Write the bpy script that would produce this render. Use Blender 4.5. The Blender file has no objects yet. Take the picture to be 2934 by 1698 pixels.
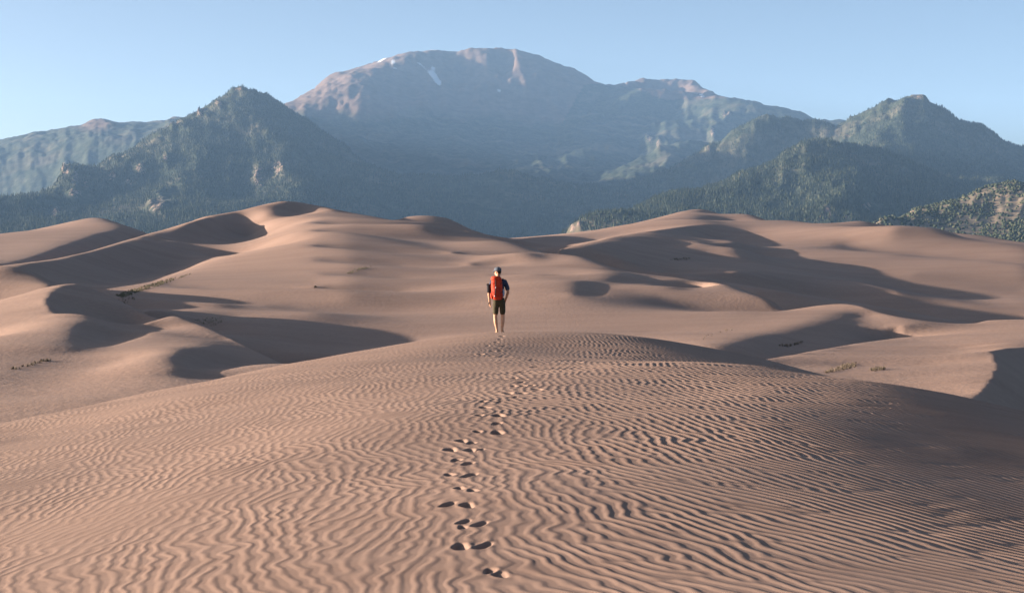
import bpy, bmesh, math, random
import numpy as np
from mathutils import Vector, Matrix

# ------------------------------------------------------------------ camera
SW, SH = 2934, 1698            # proportions of the picture
LENS, SENSOR = 50.0, 36.0
F = SW * LENS / SENSOR         # focal length in picture units
PITCH = math.radians(1.81)     # camera looks slightly down
scene = bpy.context.scene
COL = scene.collection
cam_d = bpy.data.cameras.new('camera')
cam_d.lens, cam_d.sensor_width = LENS, SENSOR
cam_d.clip_start, cam_d.clip_end = 0.1, 80000.0
cam = bpy.data.objects.new('camera', cam_d)
cam.location = (0, 0, 0)
cam.rotation_euler = (math.pi / 2 - PITCH, 0, 0)
COL.objects.link(cam)
scene.camera = cam

# ------------------------------------------------------------------ sky, sun, exposure
SUN_EL = math.radians(8.2)
SUN_AZ = math.radians(-90 + 5)   # measured from +Y towards +X: from the left
to_sun = Vector((math.sin(SUN_AZ) * math.cos(SUN_EL), math.cos(SUN_AZ) * math.cos(SUN_EL), math.sin(SUN_EL)))
world = bpy.data.worlds.new('World')
scene.world = world
world.use_nodes = True
nt = world.node_tree
bg = nt.nodes['Background']
sky = nt.nodes.new('ShaderNodeTexSky')
sky.sky_type = 'NISHITA'
sky.sun_disc = False
sky.sun_elevation = SUN_EL
sky.sun_rotation = SUN_AZ
sky.altitude = 0
sky.air_density = 0.5
sky.dust_density = 1.3
sky.ozone_density = 0.45
nt.links.new(sky.outputs[0], bg.inputs[0])
bg.inputs[1].default_value = 0.05
sun_d = bpy.data.lights.new('sun', 'SUN')
sun_d.energy = 5.0
sun_d.angle = math.radians(0.5)
sun_d.color = (1.0, 0.84, 0.70)
sun = bpy.data.objects.new('sun', sun_d)
sun.rotation_euler = (-to_sun).to_track_quat('-Z', 'Y').to_euler()
sun.location = to_sun * 200
COL.objects.link(sun)
vs = scene.view_settings
vs.view_transform = 'Standard'
vs.look = 'None'
vs.gamma = 1.0
vs.use_curve_mapping = False
vs.exposure = 2.2
scene.cycles.max_bounces = 6
scene.cycles.diffuse_bounces = 1
scene.cycles.volume_bounces = 0

rng = np.random.default_rng(7)
random.seed(7)

# ------------------------------------------------------------------ helpers
def ray_uw(px, py):
    """picture point -> (u, w): X/Y and Z/Y of its line of sight"""
    a = (px - SW / 2) / F
    b = (SH / 2 - py) / F
    y = math.cos(PITCH) + b * math.sin(PITCH)
    z = -math.sin(PITCH) + b * math.cos(PITCH)
    return a / y, z / y

def zoom(x0, y0, s):
    return lambda *pts: [((p[0] / s + x0), (p[1] / s + y0)) + tuple(p[2:]) for p in pts]
S_ = zoom(0, 0, 1.0)
Z2 = zoom(0, 500, 2.43)
Z3 = zoom(900, 500, 2.43)
Z4 = zoom(1934, 500, 2.083)
Z5 = zoom(0, 100, 2.43)
Z6 = zoom(900, 100, 2.43)
Z7 = zoom(1934, 150, 2.43)
Z8 = zoom(1100, 940, 1.923)
Z9 = zoom(0, 600, 4.165)
Z10 = zoom(0, 850, 2.8)
Z11 = zoom(1400, 560, 3.6)
Z12 = zoom(2000, 950, 2.651)

class Terrain:
    """Height field on a fan of bearings (u = X/Y) and log distances (v = ln Y); the unknown is w = Z/Y.
    Crest, foot and slope lines are survey points; a smooth plate is fitted through them, with creases
    allowed along the crests."""
    def __init__(s, u0, u1, y0, y1, du, dv, tension=0.12, wv=1.0):
        s.u0, s.u1, s.v0, s.v1 = u0, u1, math.log(y0), math.log(y1)
        s.nu = int(round((u1 - u0) / du / 8)) * 8 + 1
        s.nv = int(round((s.v1 - s.v0) / dv / 8)) * 8 + 1
        s.du = (u1 - u0) / (s.nu - 1)
        s.dv = (s.v1 - s.v0) / (s.nv - 1)
        s.tension, s.wv = tension, wv
        s.con = []      # u, v, w, weight
        s.slo = []      # u, v, slope, weight
        s.crease = []   # u, v
        s.areas = []    # (outline, lateral slope) of slip faces and windward slopes
    def line(s, pts, crease=False, behind=None, wt=1.0, slope=None, swt=1.0):
        P = []
        last = None
        for p in pts:
            u, w = ray_uw(p[0], p[1])
            P.append([u, w, p[2] if len(p) > 2 else None])
        known = [i for i, p in enumerate(P) if p[2] is not None]
        xs = [math.log(P[i][2]) for i in known]
        for i, p in enumerate(P):
            p[2] = float(np.interp(i, known, xs))
        A = np.array(P)
        if len(A) == 1:
            D = A
        else:
            seg = np.hypot(np.diff(A[:, 0]) / s.du, np.diff(A[:, 2]) / s.dv)
            t = np.concatenate([[0], np.cumsum(seg)])
            n = max(2, int(t[-1] / 0.7) + 1)
            tt = np.linspace(0, t[-1], n)
            D = np.stack([np.interp(tt, t, A[:, k]) for k in range(3)], 1)
            if len(A) > 3:      # soften the corners of the traced line
                k = min(9, max(3, int(n / len(A) * 0.6)) | 1)
                ker = np.hanning(k + 2)[1:-1]; ker /= ker.sum()
                pad = k // 2
                for c in range(3):
                    e = np.concatenate([2 * D[0, c] - D[pad:0:-1, c], D[:, c], 2 * D[-1, c] - D[-2:-pad - 2:-1, c]])
                    D[:, c] = np.convolve(e, ker, 'valid')
        for u, w, v in D:
            if slope is None or wt > 0:
                s.con.append((u, v, w, wt))
            if slope is not None:
                s.slo.append((u, v, slope, swt))
            if crease:
                s.crease.append((u, v))
            if behind:
                s.con.append((u, v + math.log(behind[0]), w - behind[1] / F, wt * 0.5))
                s.con.append((u, v + 0.25 * math.log(behind[0]), w - max(2.5, 0.07 * behind[1]) / F, wt * 0.7))
    def area(s, pts, slope, wt=0.25):
        s.areas.append(([p[:2] for p in pts], slope, wt))
    def resolve(s, rounds=2, iters=(250, 200, 120)):
        """refine: give the surveyed slip faces and windward slopes their lateral slopes"""
        base = list(s.slo)
        for _ in range(rounds):
            W = s.W
            M = np.maximum.accumulate(W, 0)
            s.slo = list(base)
            for poly, slope, wt in s.areas:
                P = np.array(poly)
                step = 7.0
                gx, gy = np.meshgrid(np.arange(P[:, 0].min(), P[:, 0].max(), step), np.arange(P[:, 1].min(), P[:, 1].max(), step))
                gx, gy = gx.ravel(), gy.ravel()
                ins = np.zeros(gx.shape, bool)
                for i in range(len(P)):
                    (x0, y0), (x1, y1) = P[i], P[(i + 1) % len(P)]
                    if y0 != y1: ins ^= ((y0 > gy) != (y1 > gy)) & (gx < (x1 - x0) * (gy - y0) / (y1 - y0) + x0)
                for px, py in zip(gx[ins], gy[ins]):
                    u, w = ray_uw(px, py)
                    i = int(round((u - s.u0) / s.du))
                    if not 1 < i < s.nu - 2: continue
                    j = int(np.searchsorted(M[:, i], w))
                    if j >= s.nv - 1: continue
                    now = (W[j, i + 2 if i + 2 < s.nu else i + 1] - W[j, i - 2]) / ((4 if i + 2 < s.nu else 3) * s.du)
                    if slope < -0.1 and now < slope * 1.0: continue
                    if slope > -0.1 and now > slope: continue
                    s.slo.append((u, s.v0 + j * s.dv, slope, wt))
            s.solve((0,) + tuple(iters), start=W)
    def solve(s, iters=(400, 400, 300, 220), start=None):
        W = None
        for lev, st in enumerate((8, 4, 2, 1)):
            if start is not None and lev == 0: continue
            if start is not None and lev == 1: W = start[::8, ::8]
            nu, nv = (s.nu - 1) // st + 1, (s.nv - 1) // st + 1
            du, dv = s.du * st, s.dv * st
            W = np.zeros((nv, nu)) if W is None else s.up(W)[:nv, :nu]
            C = np.ones((nv, nu))
            if s.crease:
                c = np.array(s.crease)
                ci = np.clip(np.rint((c[:, 0] - s.u0) / du).astype(int), 0, nu - 1)
                cj = np.clip(np.rint((c[:, 1] - s.v0) / dv).astype(int), 0, nv - 1)
                C[cj, ci] = 0.015
            h = math.sqrt(du * dv)
            ku = (h / du) ** 2; kv = (h / dv) ** 2 * s.wv
            kuv = h * h / (du * dv)
            tu = s.tension * (h / du) ** 1 * h / 0.1; tv = s.tension * (h / dv) * h / 0.1
            rows = []
            def bil(u, v):
                x = (u - s.u0) / du; y = (v - s.v0) / dv
                i = np.clip(np.floor(x).astype(int), 0, nu - 2); j = np.clip(np.floor(y).astype(int), 0, nv - 2)
                fx = np.clip(x - i, 0, 1); fy = np.clip(y - j, 0, 1)
                k = j * nu + i
                return (np.stack([k, k + 1, k + nu, k + nu + 1], 1),
                        np.stack([(1 - fx) * (1 - fy), fx * (1 - fy), (1 - fx) * fy, fx * fy], 1))
            con = np.array(s.con)
            ok = (con[:, 0] > s.u0) & (con[:, 0] < s.u1) & (con[:, 1] > s.v0) & (con[:, 1] < s.v1)
            con = con[ok]
            K, B = bil(con[:, 0], con[:, 1])
            wt = np.sqrt(con[:, 3] * 30.0 / st)
            rows.append((K, B * wt[:, None], con[:, 2] * wt))
            if s.slo:
                sl = np.array(s.slo)
                d = max(du, 0.006)
                K1, B1 = bil(sl[:, 0] + d, sl[:, 1]); K0, B0 = bil(sl[:, 0] - d, sl[:, 1])
                q = np.sqrt(sl[:, 3] * 3.0 / st) * h / (2 * d)
                rows.append((np.concatenate([K1, K0], 1), np.concatenate([B1, -B0], 1) * q[:, None], sl[:, 2] * 2 * d * q))
            def A(x):
                y = np.zeros_like(x)
                r = (x[:, 2:] - 2 * x[:, 1:-1] + x[:, :-2]) * (ku * ku * C[:, 1:-1])
                y[:, 2:] += r; y[:, 1:-1] -= 2 * r; y[:, :-2] += r
                r = (x[2:] - 2 * x[1:-1] + x[:-2]) * (kv * kv * C[1:-1])
                y[2:] += r; y[1:-1] -= 2 * r; y[:-2] += r
                r = (x[1:, 1:] - x[1:, :-1] - x[:-1, 1:] + x[:-1, :-1]) * (2 * kuv * kuv * np.minimum(C[1:, 1:], C[:-1, :-1]))
                y[1:, 1:] += r; y[1:, :-1] -= r; y[:-1, 1:] -= r; y[:-1, :-1] += r
                r = (x[:, 1:] - x[:, :-1]) * (tu * tu)
                y[:, 1:] += r; y[:, :-1] -= r
                r = (x[1:] - x[:-1]) * (tv * tv)
                y[1:] += r; y[:-1] -= r
                f = x.ravel()
                for K, B, _ in rows:
                    e = (f[K] * B).sum(1)
                    y += np.bincount(K.ravel(), (B * e[:, None]).ravel(), minlength=f.size).reshape(x.shape)
                return y
            b = np.zeros(nu * nv)
            diag = np.full(nu * nv, 6 * (ku * ku + kv * kv) * 0.8 + 8 * kuv * kuv)
            for K, B, t in rows:
                b += np.bincount(K.ravel(), (B * t[:, None]).ravel(), minlength=b.size)
                diag += np.bincount(K.ravel(), (B * B).ravel(), minlength=b.size)
            b = b.reshape(nv, nu); Mi = 1 / diag.reshape(nv, nu)
            r = b - A(W); z = r * Mi; p = z.copy(); rz = (r * z).sum()
            for _ in range(iters[lev]):
                Ap = A(p); a = rz / (p * Ap).sum()
                W = W + a * p; r -= a * Ap
                z = r * Mi; rz2 = (r * z).sum()
                if rz2 < 1e-16: break
                p = z + (rz2 / rz) * p; rz = rz2
        s.W = W
        e = (W.ravel()[rows[0][0]] * rows[0][1]).sum(1) - rows[0][2]
        print('FIT', nu, nv, 'rms px', F * np.sqrt((e ** 2).mean()) / np.sqrt(30.0))
        return W
    @staticmethod
    def up(W):
        """twice the resolution, cubic along both axes"""
        def u1(A):
            P = np.concatenate([2 * A[:1] - A[1:2], A, 2 * A[-1:] - A[-2:-1]])
            mid = (-P[:-3] + 9 * P[1:-2] + 9 * P[2:-1] - P[3:]) / 16
            o = np.empty((2 * len(A) - 1,) + A.shape[1:])
            o[::2] = A; o[1::2] = mid
            return o
        return u1(u1(W).T).T
    def sample(s, u, v, W=None):
        W = s.W if W is None else W
        nv, nu = W.shape
        x = np.clip((np.asarray(u) - s.u0) / (s.u1 - s.u0) * (nu - 1), 0, nu - 1.001)
        y = np.clip((np.asarray(v) - s.v0) / (s.v1 - s.v0) * (nv - 1), 0, nv - 1.001)
        i = x.astype(int); j = y.astype(int); fx = x - i; fy = y - j
        return (W[j, i] * (1 - fx) + W[j, i + 1] * fx) * (1 - fy) + (W[j + 1, i] * (1 - fx) + W[j + 1, i + 1] * fx) * fy

def grid_mesh(name, X, Y, Z, mat, smooth=True, attrs=None):
    nv, nu = X.shape
    me = bpy.data.meshes.new(name)
    n = nu * nv
    me.vertices.add(n)
    me.vertices.foreach_set('co', np.stack([X, Y, Z], -1).astype(np.float32).ravel())
    k = (np.arange(nv - 1)[:, None] * nu + np.arange(nu - 1)[None]).ravel()
    q = np.stack([k, k + 1, k + nu + 1, k + nu], 1).astype(np.int32)
    me.loops.add(q.size); me.loops.foreach_set('vertex_index', q.ravel())
    me.polygons.add(len(q))
    me.polygons.foreach_set('loop_start', np.arange(0, q.size, 4, dtype=np.int32))
    me.polygons.foreach_set('loop_total', np.full(len(q), 4, dtype=np.int32))
    me.polygons.foreach_set('use_smooth', np.full(len(q), smooth))
    for an, av in (attrs or {}).items():
        at = me.attributes.new(an, 'FLOAT', 'POINT')
        at.data.foreach_set('value', av.astype(np.float32).ravel())
    me.update(); me.validate()
    me.materials.append(mat)
    o = bpy.data.objects.new(name, me)
    COL.objects.link(o)
    return o

def fbm(shape, cells, octaves=5, gain=0.5, seed=1, ridged=False):
    """tileless lattice noise on a grid; cells = base cell size in samples (rows, columns)"""
    r = np.random.default_rng(seed)
    out = np.zeros(shape); amp = 1.0; tot = 0
    cy, cx = cells
    for o in range(octaves):
        ny, nx = int(shape[0] / cy) + 4, int(shape[1] / cx) + 4
        L = r.uniform(-1, 1, (ny, nx))
        y = np.arange(shape[0]) / cy + r.uniform(0, 1); x = np.arange(shape[1]) / cx + r.uniform(0, 1)
        j = y.astype(int); i = x.astype(int)
        fy = (y - j); fx = (x - i)
        fy = fy ** 3 * (fy * (fy * 6 - 15) + 10); fx = fx ** 3 * (fx * (fx * 6 - 15) + 10)
        a = L[j][:, i]; b = L[j][:, i + 1]; c = L[j + 1][:, i]; d = L[j + 1][:, i + 1]
        n = (a * (1 - fx) + b * fx) * (1 - fy)[:, None] + (c * (1 - fx) + d * fx) * fy[:, None]
        out += amp * ((1 - 2 * np.abs(n)) if ridged else n); tot += amp
        amp *= gain; cy = max(cy / 2.03, 1.0); cx = max(cx / 2.03, 1.0)
    return out / tot

class NG:
    """small helper for node materials"""
    def __init__(s, name):
        s.m = bpy.data.materials.new(name); s.m.use_nodes = True
        s.t = s.m.node_tree; s.b = s.t.nodes['Principled BSDF']
    def n(s, kind, **kw):
        o = s.t.nodes.new(kind)
        for k, v in kw.items():
            if k in o.inputs: o.inputs[k].default_value = v
            else: setattr(o, k, v)
        return o
    def l(s, a, b): s.t.links.new(a, b)
    def noise(s, scale, detail=4, rough=0.55, vec=None):
        o = s.n('ShaderNodeTexNoise'); o.inputs['Scale'].default_value = scale
        o.inputs['Detail'].default_value = detail; o.inputs['Roughness'].default_value = rough
        if vec is not None: s.l(vec, o.inputs['Vector'])
        return o.outputs['Fac']
    def pos(s, sc=(1, 1, 1)):
        g = s.n('ShaderNodeNewGeometry'); m = s.n('ShaderNodeMapping'); m.inputs['Scale'].default_value = sc
        s.l(g.outputs['Position'], m.inputs['Vector']); return m.outputs['Vector']
    def ramp(s, fac, stops):
        r = s.n('ShaderNodeValToRGB'); e = r.color_ramp.elements
        while len(e) < len(stops): e.new(0.5)
        for x, (p, c) in zip(e, stops):
            x.position = p; x.color = (c, c, c, 1) if isinstance(c, (int, float)) else tuple(c) + (1,)
        s.l(fac, r.inputs[0]); return r.outputs['Color']
    def mix(s, fac, a, b, mode='MIX'):
        m = s.n('ShaderNodeMix'); m.data_type = 'RGBA'; m.blend_type = mode
        for sock, v in ((m.inputs[0], fac), (m.inputs[6], a), (m.inputs[7], b)):
            if hasattr(v, 'links'): s.l(v, sock)
            elif isinstance(v, (int, float)): sock.default_value = v
            else: sock.default_value = tuple(v) + (1,)
        return m.outputs[2]
    def math(s, op, a, b=0.0, clamp=False):
        m = s.n('ShaderNodeMath'); m.operation = op; m.use_clamp = clamp
        for sock, v in ((m.inputs[0], a), (m.inputs[1], b)):
            if hasattr(v, 'links'): s.l(v, sock)
            else: sock.default_value = v
        return m.outputs[0]
    def bump(s, h, dist, strength=1.0):
        b = s.n('ShaderNodeBump'); b.inputs['Distance'].default_value = dist; b.inputs['Strength'].default_value = strength
        s.l(h, b.inputs['Height']); s.l(b.outputs[0], s.b.inputs['Normal'])
    def attr(s, name):
        a = s.n('ShaderNodeAttribute'); a.attribute_name = name; return a.outputs['Fac']

def flat_mat(name, col, rough=0.8):
    g = NG(name); g.b.inputs['Base Color'].default_value = tuple(col) + (1,); g.b.inputs['Roughness'].default_value = rough
    g.b.inputs['Specular IOR Level'].default_value = 0.25
    return g.m

# ------------------------------------------------------------------ materials of the ground
SAND = (0.262, 0.178, 0.139)
def sand_material(name, grain_scale, grain_bump, patch_scale, SAND=SAND):
    g = NG(name)
    p = g.pos()
    c = g.mix(g.noise(patch_scale, 5, 0.6, p), tuple(x * 0.93 for x in SAND), tuple(x * 1.07 for x in SAND))
    st = g.noise(patch_scale * 6, 5, 0.65, g.pos((0.25, 1.0, 1.0)))
    c = g.mix(g.ramp(st, [(0.42, 0.0), (0.70, 1.0)]), c, g.mix(1.0, c, (0.88, 0.86, 0.85), 'MULTIPLY'))
    gr = g.noise(grain_scale, 2, 0.7, p)
    c = g.mix(g.ramp(gr, [(0.3, 0.0), (0.7, 1.0)]), g.mix(1.0, c, (0.90, 0.89, 0.88), 'MULTIPLY'), c)
    g.l(c, g.b.inputs['Base Color'])
    g.b.inputs['Roughness'].default_value = 0.95
    g.b.inputs['Specular IOR Level'].default_value = 0.1
    if grain_bump: g.bump(gr, grain_bump, 1.0)
    return g.m
M_sand_near = sand_material('sand_near', 260.0, 0.0012, 0.35)
M_sand_far = sand_material('sand_far', 1.6, 0.05, 0.02, (0.292, 0.198, 0.154))

# ------------------------------------------------------------------ the near dune
nd = Terrain(-0.62, 0.62, 1.6, 62.0, 0.006, 0.012, tension=0.05)
L = nd.line
L(S_((-700, 1375, 20), (-400, 1300, 22), (0, 1216, 26), (300, 1155, 29), (650, 1080, 33), (900, 1032, 36), (1150, 985, 39), (1300, 966, 41),
     (1430, 957, 42), (1640, 955, 43), (1750, 960, 43), (1890, 973, 43), (2020, 996, 42), (2090, 1013, 41), (2200, 1033, 39), (2340, 1068, 36), (2560, 1125, 33), (2934, 1230, 29)),
  behind=(1.35, 160))
L(S_((1600, 1036, 25), (1700, 1035, 25), (1934, 1037, 25), (2070, 1040, 25), (2190, 1047, 25), (2352, 1075, 24.7), (2560, 1107, 24.5), (2784, 1151, 24), (2934, 1182, 23.5), (3300, 1260, 22)))
L(S_((1640, 1024, 29), (1934, 1042, 29), (2190, 1060, 29)))
L(S_((1850, 1010, 35), (1950, 1020, 35), (2080, 1045, 35)), wt=0, slope=-0.2)
L(S_((1467, 1698, 7.15), (1467, 1400, 10.4), (1467, 1200, 15.0), (1467, 1100, 19.5), (1430, 1036, 25)))
L(S_((1467, 4200, 2.0), (1467, 2600, 3.74)))
L(S_((1000, 1060, 25), (1200, 1045, 25), (1430, 1036, 25)))
L(S_((0, 1888, 7.15), (0, 1698, 8.9), (0, 1450, 13), (0, 1300, 18.7), (0, 1235, 23)))
for Y_, ys in ((22, (1056, 1064, 1089, 1131, 1172)), (18, (1120, 1129, 1153, 1190, 1228)), (14.5, (1214, 1224, 1246, 1279, 1310)), (11.2, (1357, 1369, 1391, 1422, 1447)), (8.9, (1513, 1524, 1542, 1566, 1586))):
    L([(x_, y_, Y_) for x_, y_ in zip((1855, 2147, 2438, 2730, 2934), ys)])
nd.solve((300, 200, 150, 100))
UW = nd.W

# -- ripples: stripes with forks, grown by a pattern-forming equation on a periodic tile
def ripple_tile():
    ny, nx, dx, lam = 1536, 768, 0.025, 0.112
    r = np.random.default_rng(3)
    kx = 2 * np.pi * np.fft.rfftfreq(nx, dx)[None]; ky = 2 * np.pi * np.fft.fftfreq(ny, dx)[:, None]
    k0 = 2 * np.pi / lam
    kk = (kx * kx + ky * ky) / k0 ** 2
    an = 0.75
    Lk = np.maximum(0.30 - (kk - 1) ** 2 - 0.5 * an * kk, -40)
    keep = kk < 5.0
    # direction of the crests: along the view at the left, swinging across it at the right
    X = (np.arange(nx) - nx / 2)[None] * dx + np.zeros((ny, 1)); Y = np.arange(ny)[:, None] * dx + 5.0
    q = X - 0.02 * (Y - 8)
    ang = 0.05 + (0.24 / (1 + np.exp(-(q + 0.3) / 0.5)) + 0.40 / (1 + np.exp(-(q - 2.2) / 0.8))) * np.clip((10.5 / Y) ** 2, 0.12, 1.15)
    ang = ang * np.clip((9.4 - X) / 1.5, 0, 1)
    ph = np.zeros_like(ang)
    for a_, b_, c_ in ((3, 7, .3), (5, -4, .3), (11, 9, .25), (-9, 17, .25), (23, 31, .2), (-19, 41, .2)):
        ph += c_ * np.sin(2 * np.pi * (a_ * np.arange(nx)[None] / nx + b_ * np.arange(ny)[:, None] / ny) + a_)
    ang = ang + 0.40 * ph * (1 - 0.85 / (1 + np.exp(-(q - 1.2) / 0.8)))
    tx, ty = np.sin(ang), -np.cos(ang)
    u = r.normal(0, 0.3, (ny, nx))
    dt = 0.9
    U = np.fft.rfft2(u) * keep
    ir = lambda a: np.fft.irfft2(a, s=(ny, nx))
    for it in range(42):
        u = ir(U)
        xx, xy, yy = ir(-kx * kx * U), ir(-kx * ky * U), ir(-ky * ky * U)
        al = an / k0 ** 2 * (tx * tx * xx + 2 * tx * ty * xy + ty * ty * yy - 0.5 * (xx + yy))
        U = (U + dt * np.fft.rfft2(al + 0.40 * u * u - u ** 3) * keep) / (1 - dt * Lk)
    V = np.zeros((ny * 2, nx + 1), complex)
    V[:ny // 2, :nx // 2 + 1] = U[:ny // 2]
    V[-ny // 2:, :nx // 2 + 1] = U[-ny // 2:]
    u = np.fft.irfft2(V, s=(2 * ny, 2 * nx)) * 4
    return u / u.std(), dx / 2
TILE, TDX = ripple_tile()
def tile_sample(x, y):
    ny, nx = TILE.shape
    a = x / TDX; b = y / TDX
    i = np.floor(a).astype(int); j = np.floor(b).astype(int); fx = a - i; fy = b - j
    i0 = i % nx; i1 = (i + 1) % nx; j0 = j % ny; j1 = (j + 1) % ny
    return (TILE[j0, i0] * (1 - fx) + TILE[j0, i1] * fx) * (1 - fy) + (TILE[j1, i0] * (1 - fx) + TILE[j1, i1] * fx) * fy
def wob(x, y, sc, seed):
    r = np.random.default_rng(seed); o = np.zeros_like(x)
    for _ in range(7):
        a = r.uniform(0, 2 * np.pi); k = 2 * np.pi / (sc * r.uniform(0.6, 1.7))
        o += np.sin(k * (x * np.cos(a) + y * np.sin(a)) + r.uniform(0, 6.3))
    return o / 2.6
def ripple_height(X, Y):
    right = 1 / (1 + np.exp(-(X - 1.2) / 0.8))
    wig = 1 - 0.7 * right
    xx = X + 9.6 + wig * (0.045 * wob(X, Y, 1.2, 11) + 0.019 * wob(X, Y, 0.4, 12))
    h = tile_sample(xx, Y - 5.0)
    h = np.tanh(h * 0.8) + 0.25 * h * h - 0.25
    amp = (0.0020 + 0.0030 * right) * (0.95 + 0.22 * wob(X, Y, 3.0, 14)) * np.clip(0.85 + 0.015 * Y, 0.9, 1.15) * np.clip((50 - Y) / 24, 0.4, 1)
    return h * np.clip(amp, 0.0009, 0.0085)

# -- footprints: (picture x, y in the trail close-up, size)
PRINTS = [(585, 1322, .75), (648, 1340, .85), (425, 1198, 1.05), (548, 1192, 1.0), (440, 1062, .8), (530, 1076, .9), (432, 1094, .6),
          (352, 962, 1.0), (462, 966, 1.0), (418, 868, .8), (490, 880, .8), (368, 790, .9), (470, 797, 1.1), (398, 713, .9), (462, 730, 1.0),
          (370, 660, 1.1), (480, 660, 1.1), (532, 656, .6), (432, 612, 1.0), (482, 622, .8), (625, 567, 1.2), (522, 562, .8), (620, 521, .9),
          (632, 485, 1.25), (530, 485, .8), (560, 447, 1.1), (545, 415, .8), (632, 415, .7), (712, 386, .8), (690, 359, 1.1), (770, 358, .9),
          (850, 333, 1.0), (820, 311, .7), (772, 313, .8), (718, 315, .8), (745, 296, .9), (720, 275, .8), (780, 279, .7), (660, 278, .6),
          (750, 240, .9), (830, 210, 1.0), (795, 177, 1.1), (740, 170, 1.0), (690, 158, .9), (630, 156, 1.1), (600, 156, 1.0), (535, 146, 1.0), (490, 148, .6),
          (640, 126, .8), (600, 130, .8), (692, 110, .8), (620, 112, .8), (572, 96, .7), (650, 96, .8), (640, 63, .7), (622, 76, .7), (652, 49, .9), (1075, 188, 1.1)]
def near_hit(px, py):
    u, w = ray_uw(px, py)
    vv = np.linspace(math.log(5), math.log(44), 900)
    d = nd.sample(np.full_like(vv, u), vv) - w
    k = int(np.argmax(d > 0)) if (d > 0).any() else int(np.argmax(d))
    y = math.exp(vv[k])
    return u * y, y
FOOT = []
for k, (a, b, sc) in enumerate(PRINTS):
    (px, py), = [q[:2] for q in Z8((a, b))]
    x, y = near_hit(px, py)
    FOOT.append((x, y, sc, random.uniform(-0.35, 0.35), random.uniform(0.8, 1.2)))
def foot_dents(X, Y, Z):
    for (x, y, sc, ang, dep) in FOOT:
        m = (np.abs(X - x) < 0.45) & (np.abs(Y - y) < 0.55)
        if not m.any(): continue
        dx = X[m] - x; dy = Y[m] - y
        c, s_ = math.cos(ang), math.sin(ang)
        sc = sc * min(1.35, 0.9 + max(0, y - 10) / 40)
        a = (dx * c + dy * s_) / (0.047 * sc); b = (-dx * s_ + dy * c) / (0.105 * sc)
        a = a + 0.18 * np.sin(b * 1.6 + ang * 9); 
        r = np.sqrt(a * a + b * b) + 0.10 * np.sin(3 * np.arctan2(b, a) + ang * 20)
        dep = dep * min(2.0, 0.8 + y / 22)
        dent = -0.030 * dep * sc / (1 + np.exp((r - 0.95) * 12)) * (0.72 - 0.38 * np.clip(a, -1, 1))
        rim = 0.002 * dep * sc * np.exp(-((r - 1.45) / 0.38) ** 2) * (1 + 0.5 * np.sin(2 * np.arctan2(b, a) + ang * 7))
        heap = 0.002 * dep * np.exp(-((a - 0.2) ** 2 + (b + 0.55) ** 2) / 0.16)
        Z[m] += dent + rim + heap

nu, nv = 1150, 1950
uo = 0.5 + np.geomspace(0.004, 1.0, 40)
ucol = np.concatenate([-uo[::-1], np.linspace(-0.50, 0.50, nu), uo])
nu = len(ucol)
ug = ucol[None].repeat(nv, 0)
# rows: finer near the camera view, down to the feet of the viewer
yl = np.concatenate([np.linspace(math.log(1.7), math.log(5.6), 100, endpoint=False), np.linspace(math.log(5.6), math.log(46), 1780, endpoint=False),
                     np.linspace(math.log(46), math.log(60), 70)])
vg = yl[:, None].repeat(nu, 1)
Wup = nd.up(UW)
Yn = np.exp(vg)
side = np.sign(ug) * np.clip(np.abs(ug) - 0.5, 0, None)            # apron beside the viewer, tapering off ahead
side_m = side * 9.0 * np.clip((26 - Yn) / 20, 0.02, 1)
Xn = np.clip(ug, -0.5, 0.5) * Yn + side_m
Zn = nd.sample(np.clip(ug, -0.5, 0.5), vg, Wup) * Yn - 0.16 * np.abs(side_m)
fade = np.clip((52 - Yn) / 10, 0, 1) * np.clip((Yn - 3) / 2, 0, 1)
Zn = Zn + ripple_height(Xn, Yn) * fade + 0.02 * wob(Xn, Yn, 5.0, 21) * np.clip((Yn - 3) / 4, 0, 1)
foot_dents(Xn, Yn, Zn)
o = grid_mesh('foreground_dune', Xn, Yn, Zn, M_sand_near)
o['kind'] = 'structure'

# ------------------------------------------------------------------ the dune field
md = Terrain(-0.8, 0.62, 46.0, 1700.0, 0.0026, 0.0055, tension=0.10)
L = md.line
# far left dune
L(Z9((-900, 420, 700), (-200, 315, 750), (0, 295, 780), (250, 272, 800), (500, 222, 820), (750, 170, 840), (950, 125, 850), (1150, 100, 850), (1240, 105, 845), (1350, 140, 830), (1500, 195, 800), (1650, 245, 790), (1760, 290, 770), (2000, 400, 760)), behind=(1.12, 40))
L(Z9((-300, 700, 470), (100, 645, 520), (330, 590, 560), (600, 500, 620), (900, 400, 680), (1200, 295, 730), (1450, 245, 760)), crease=True)
L(Z9((400, 720, 520), (700, 690, 570), (1000, 660, 620), (1400, 560, 690), (1700, 440, 740)))
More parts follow.
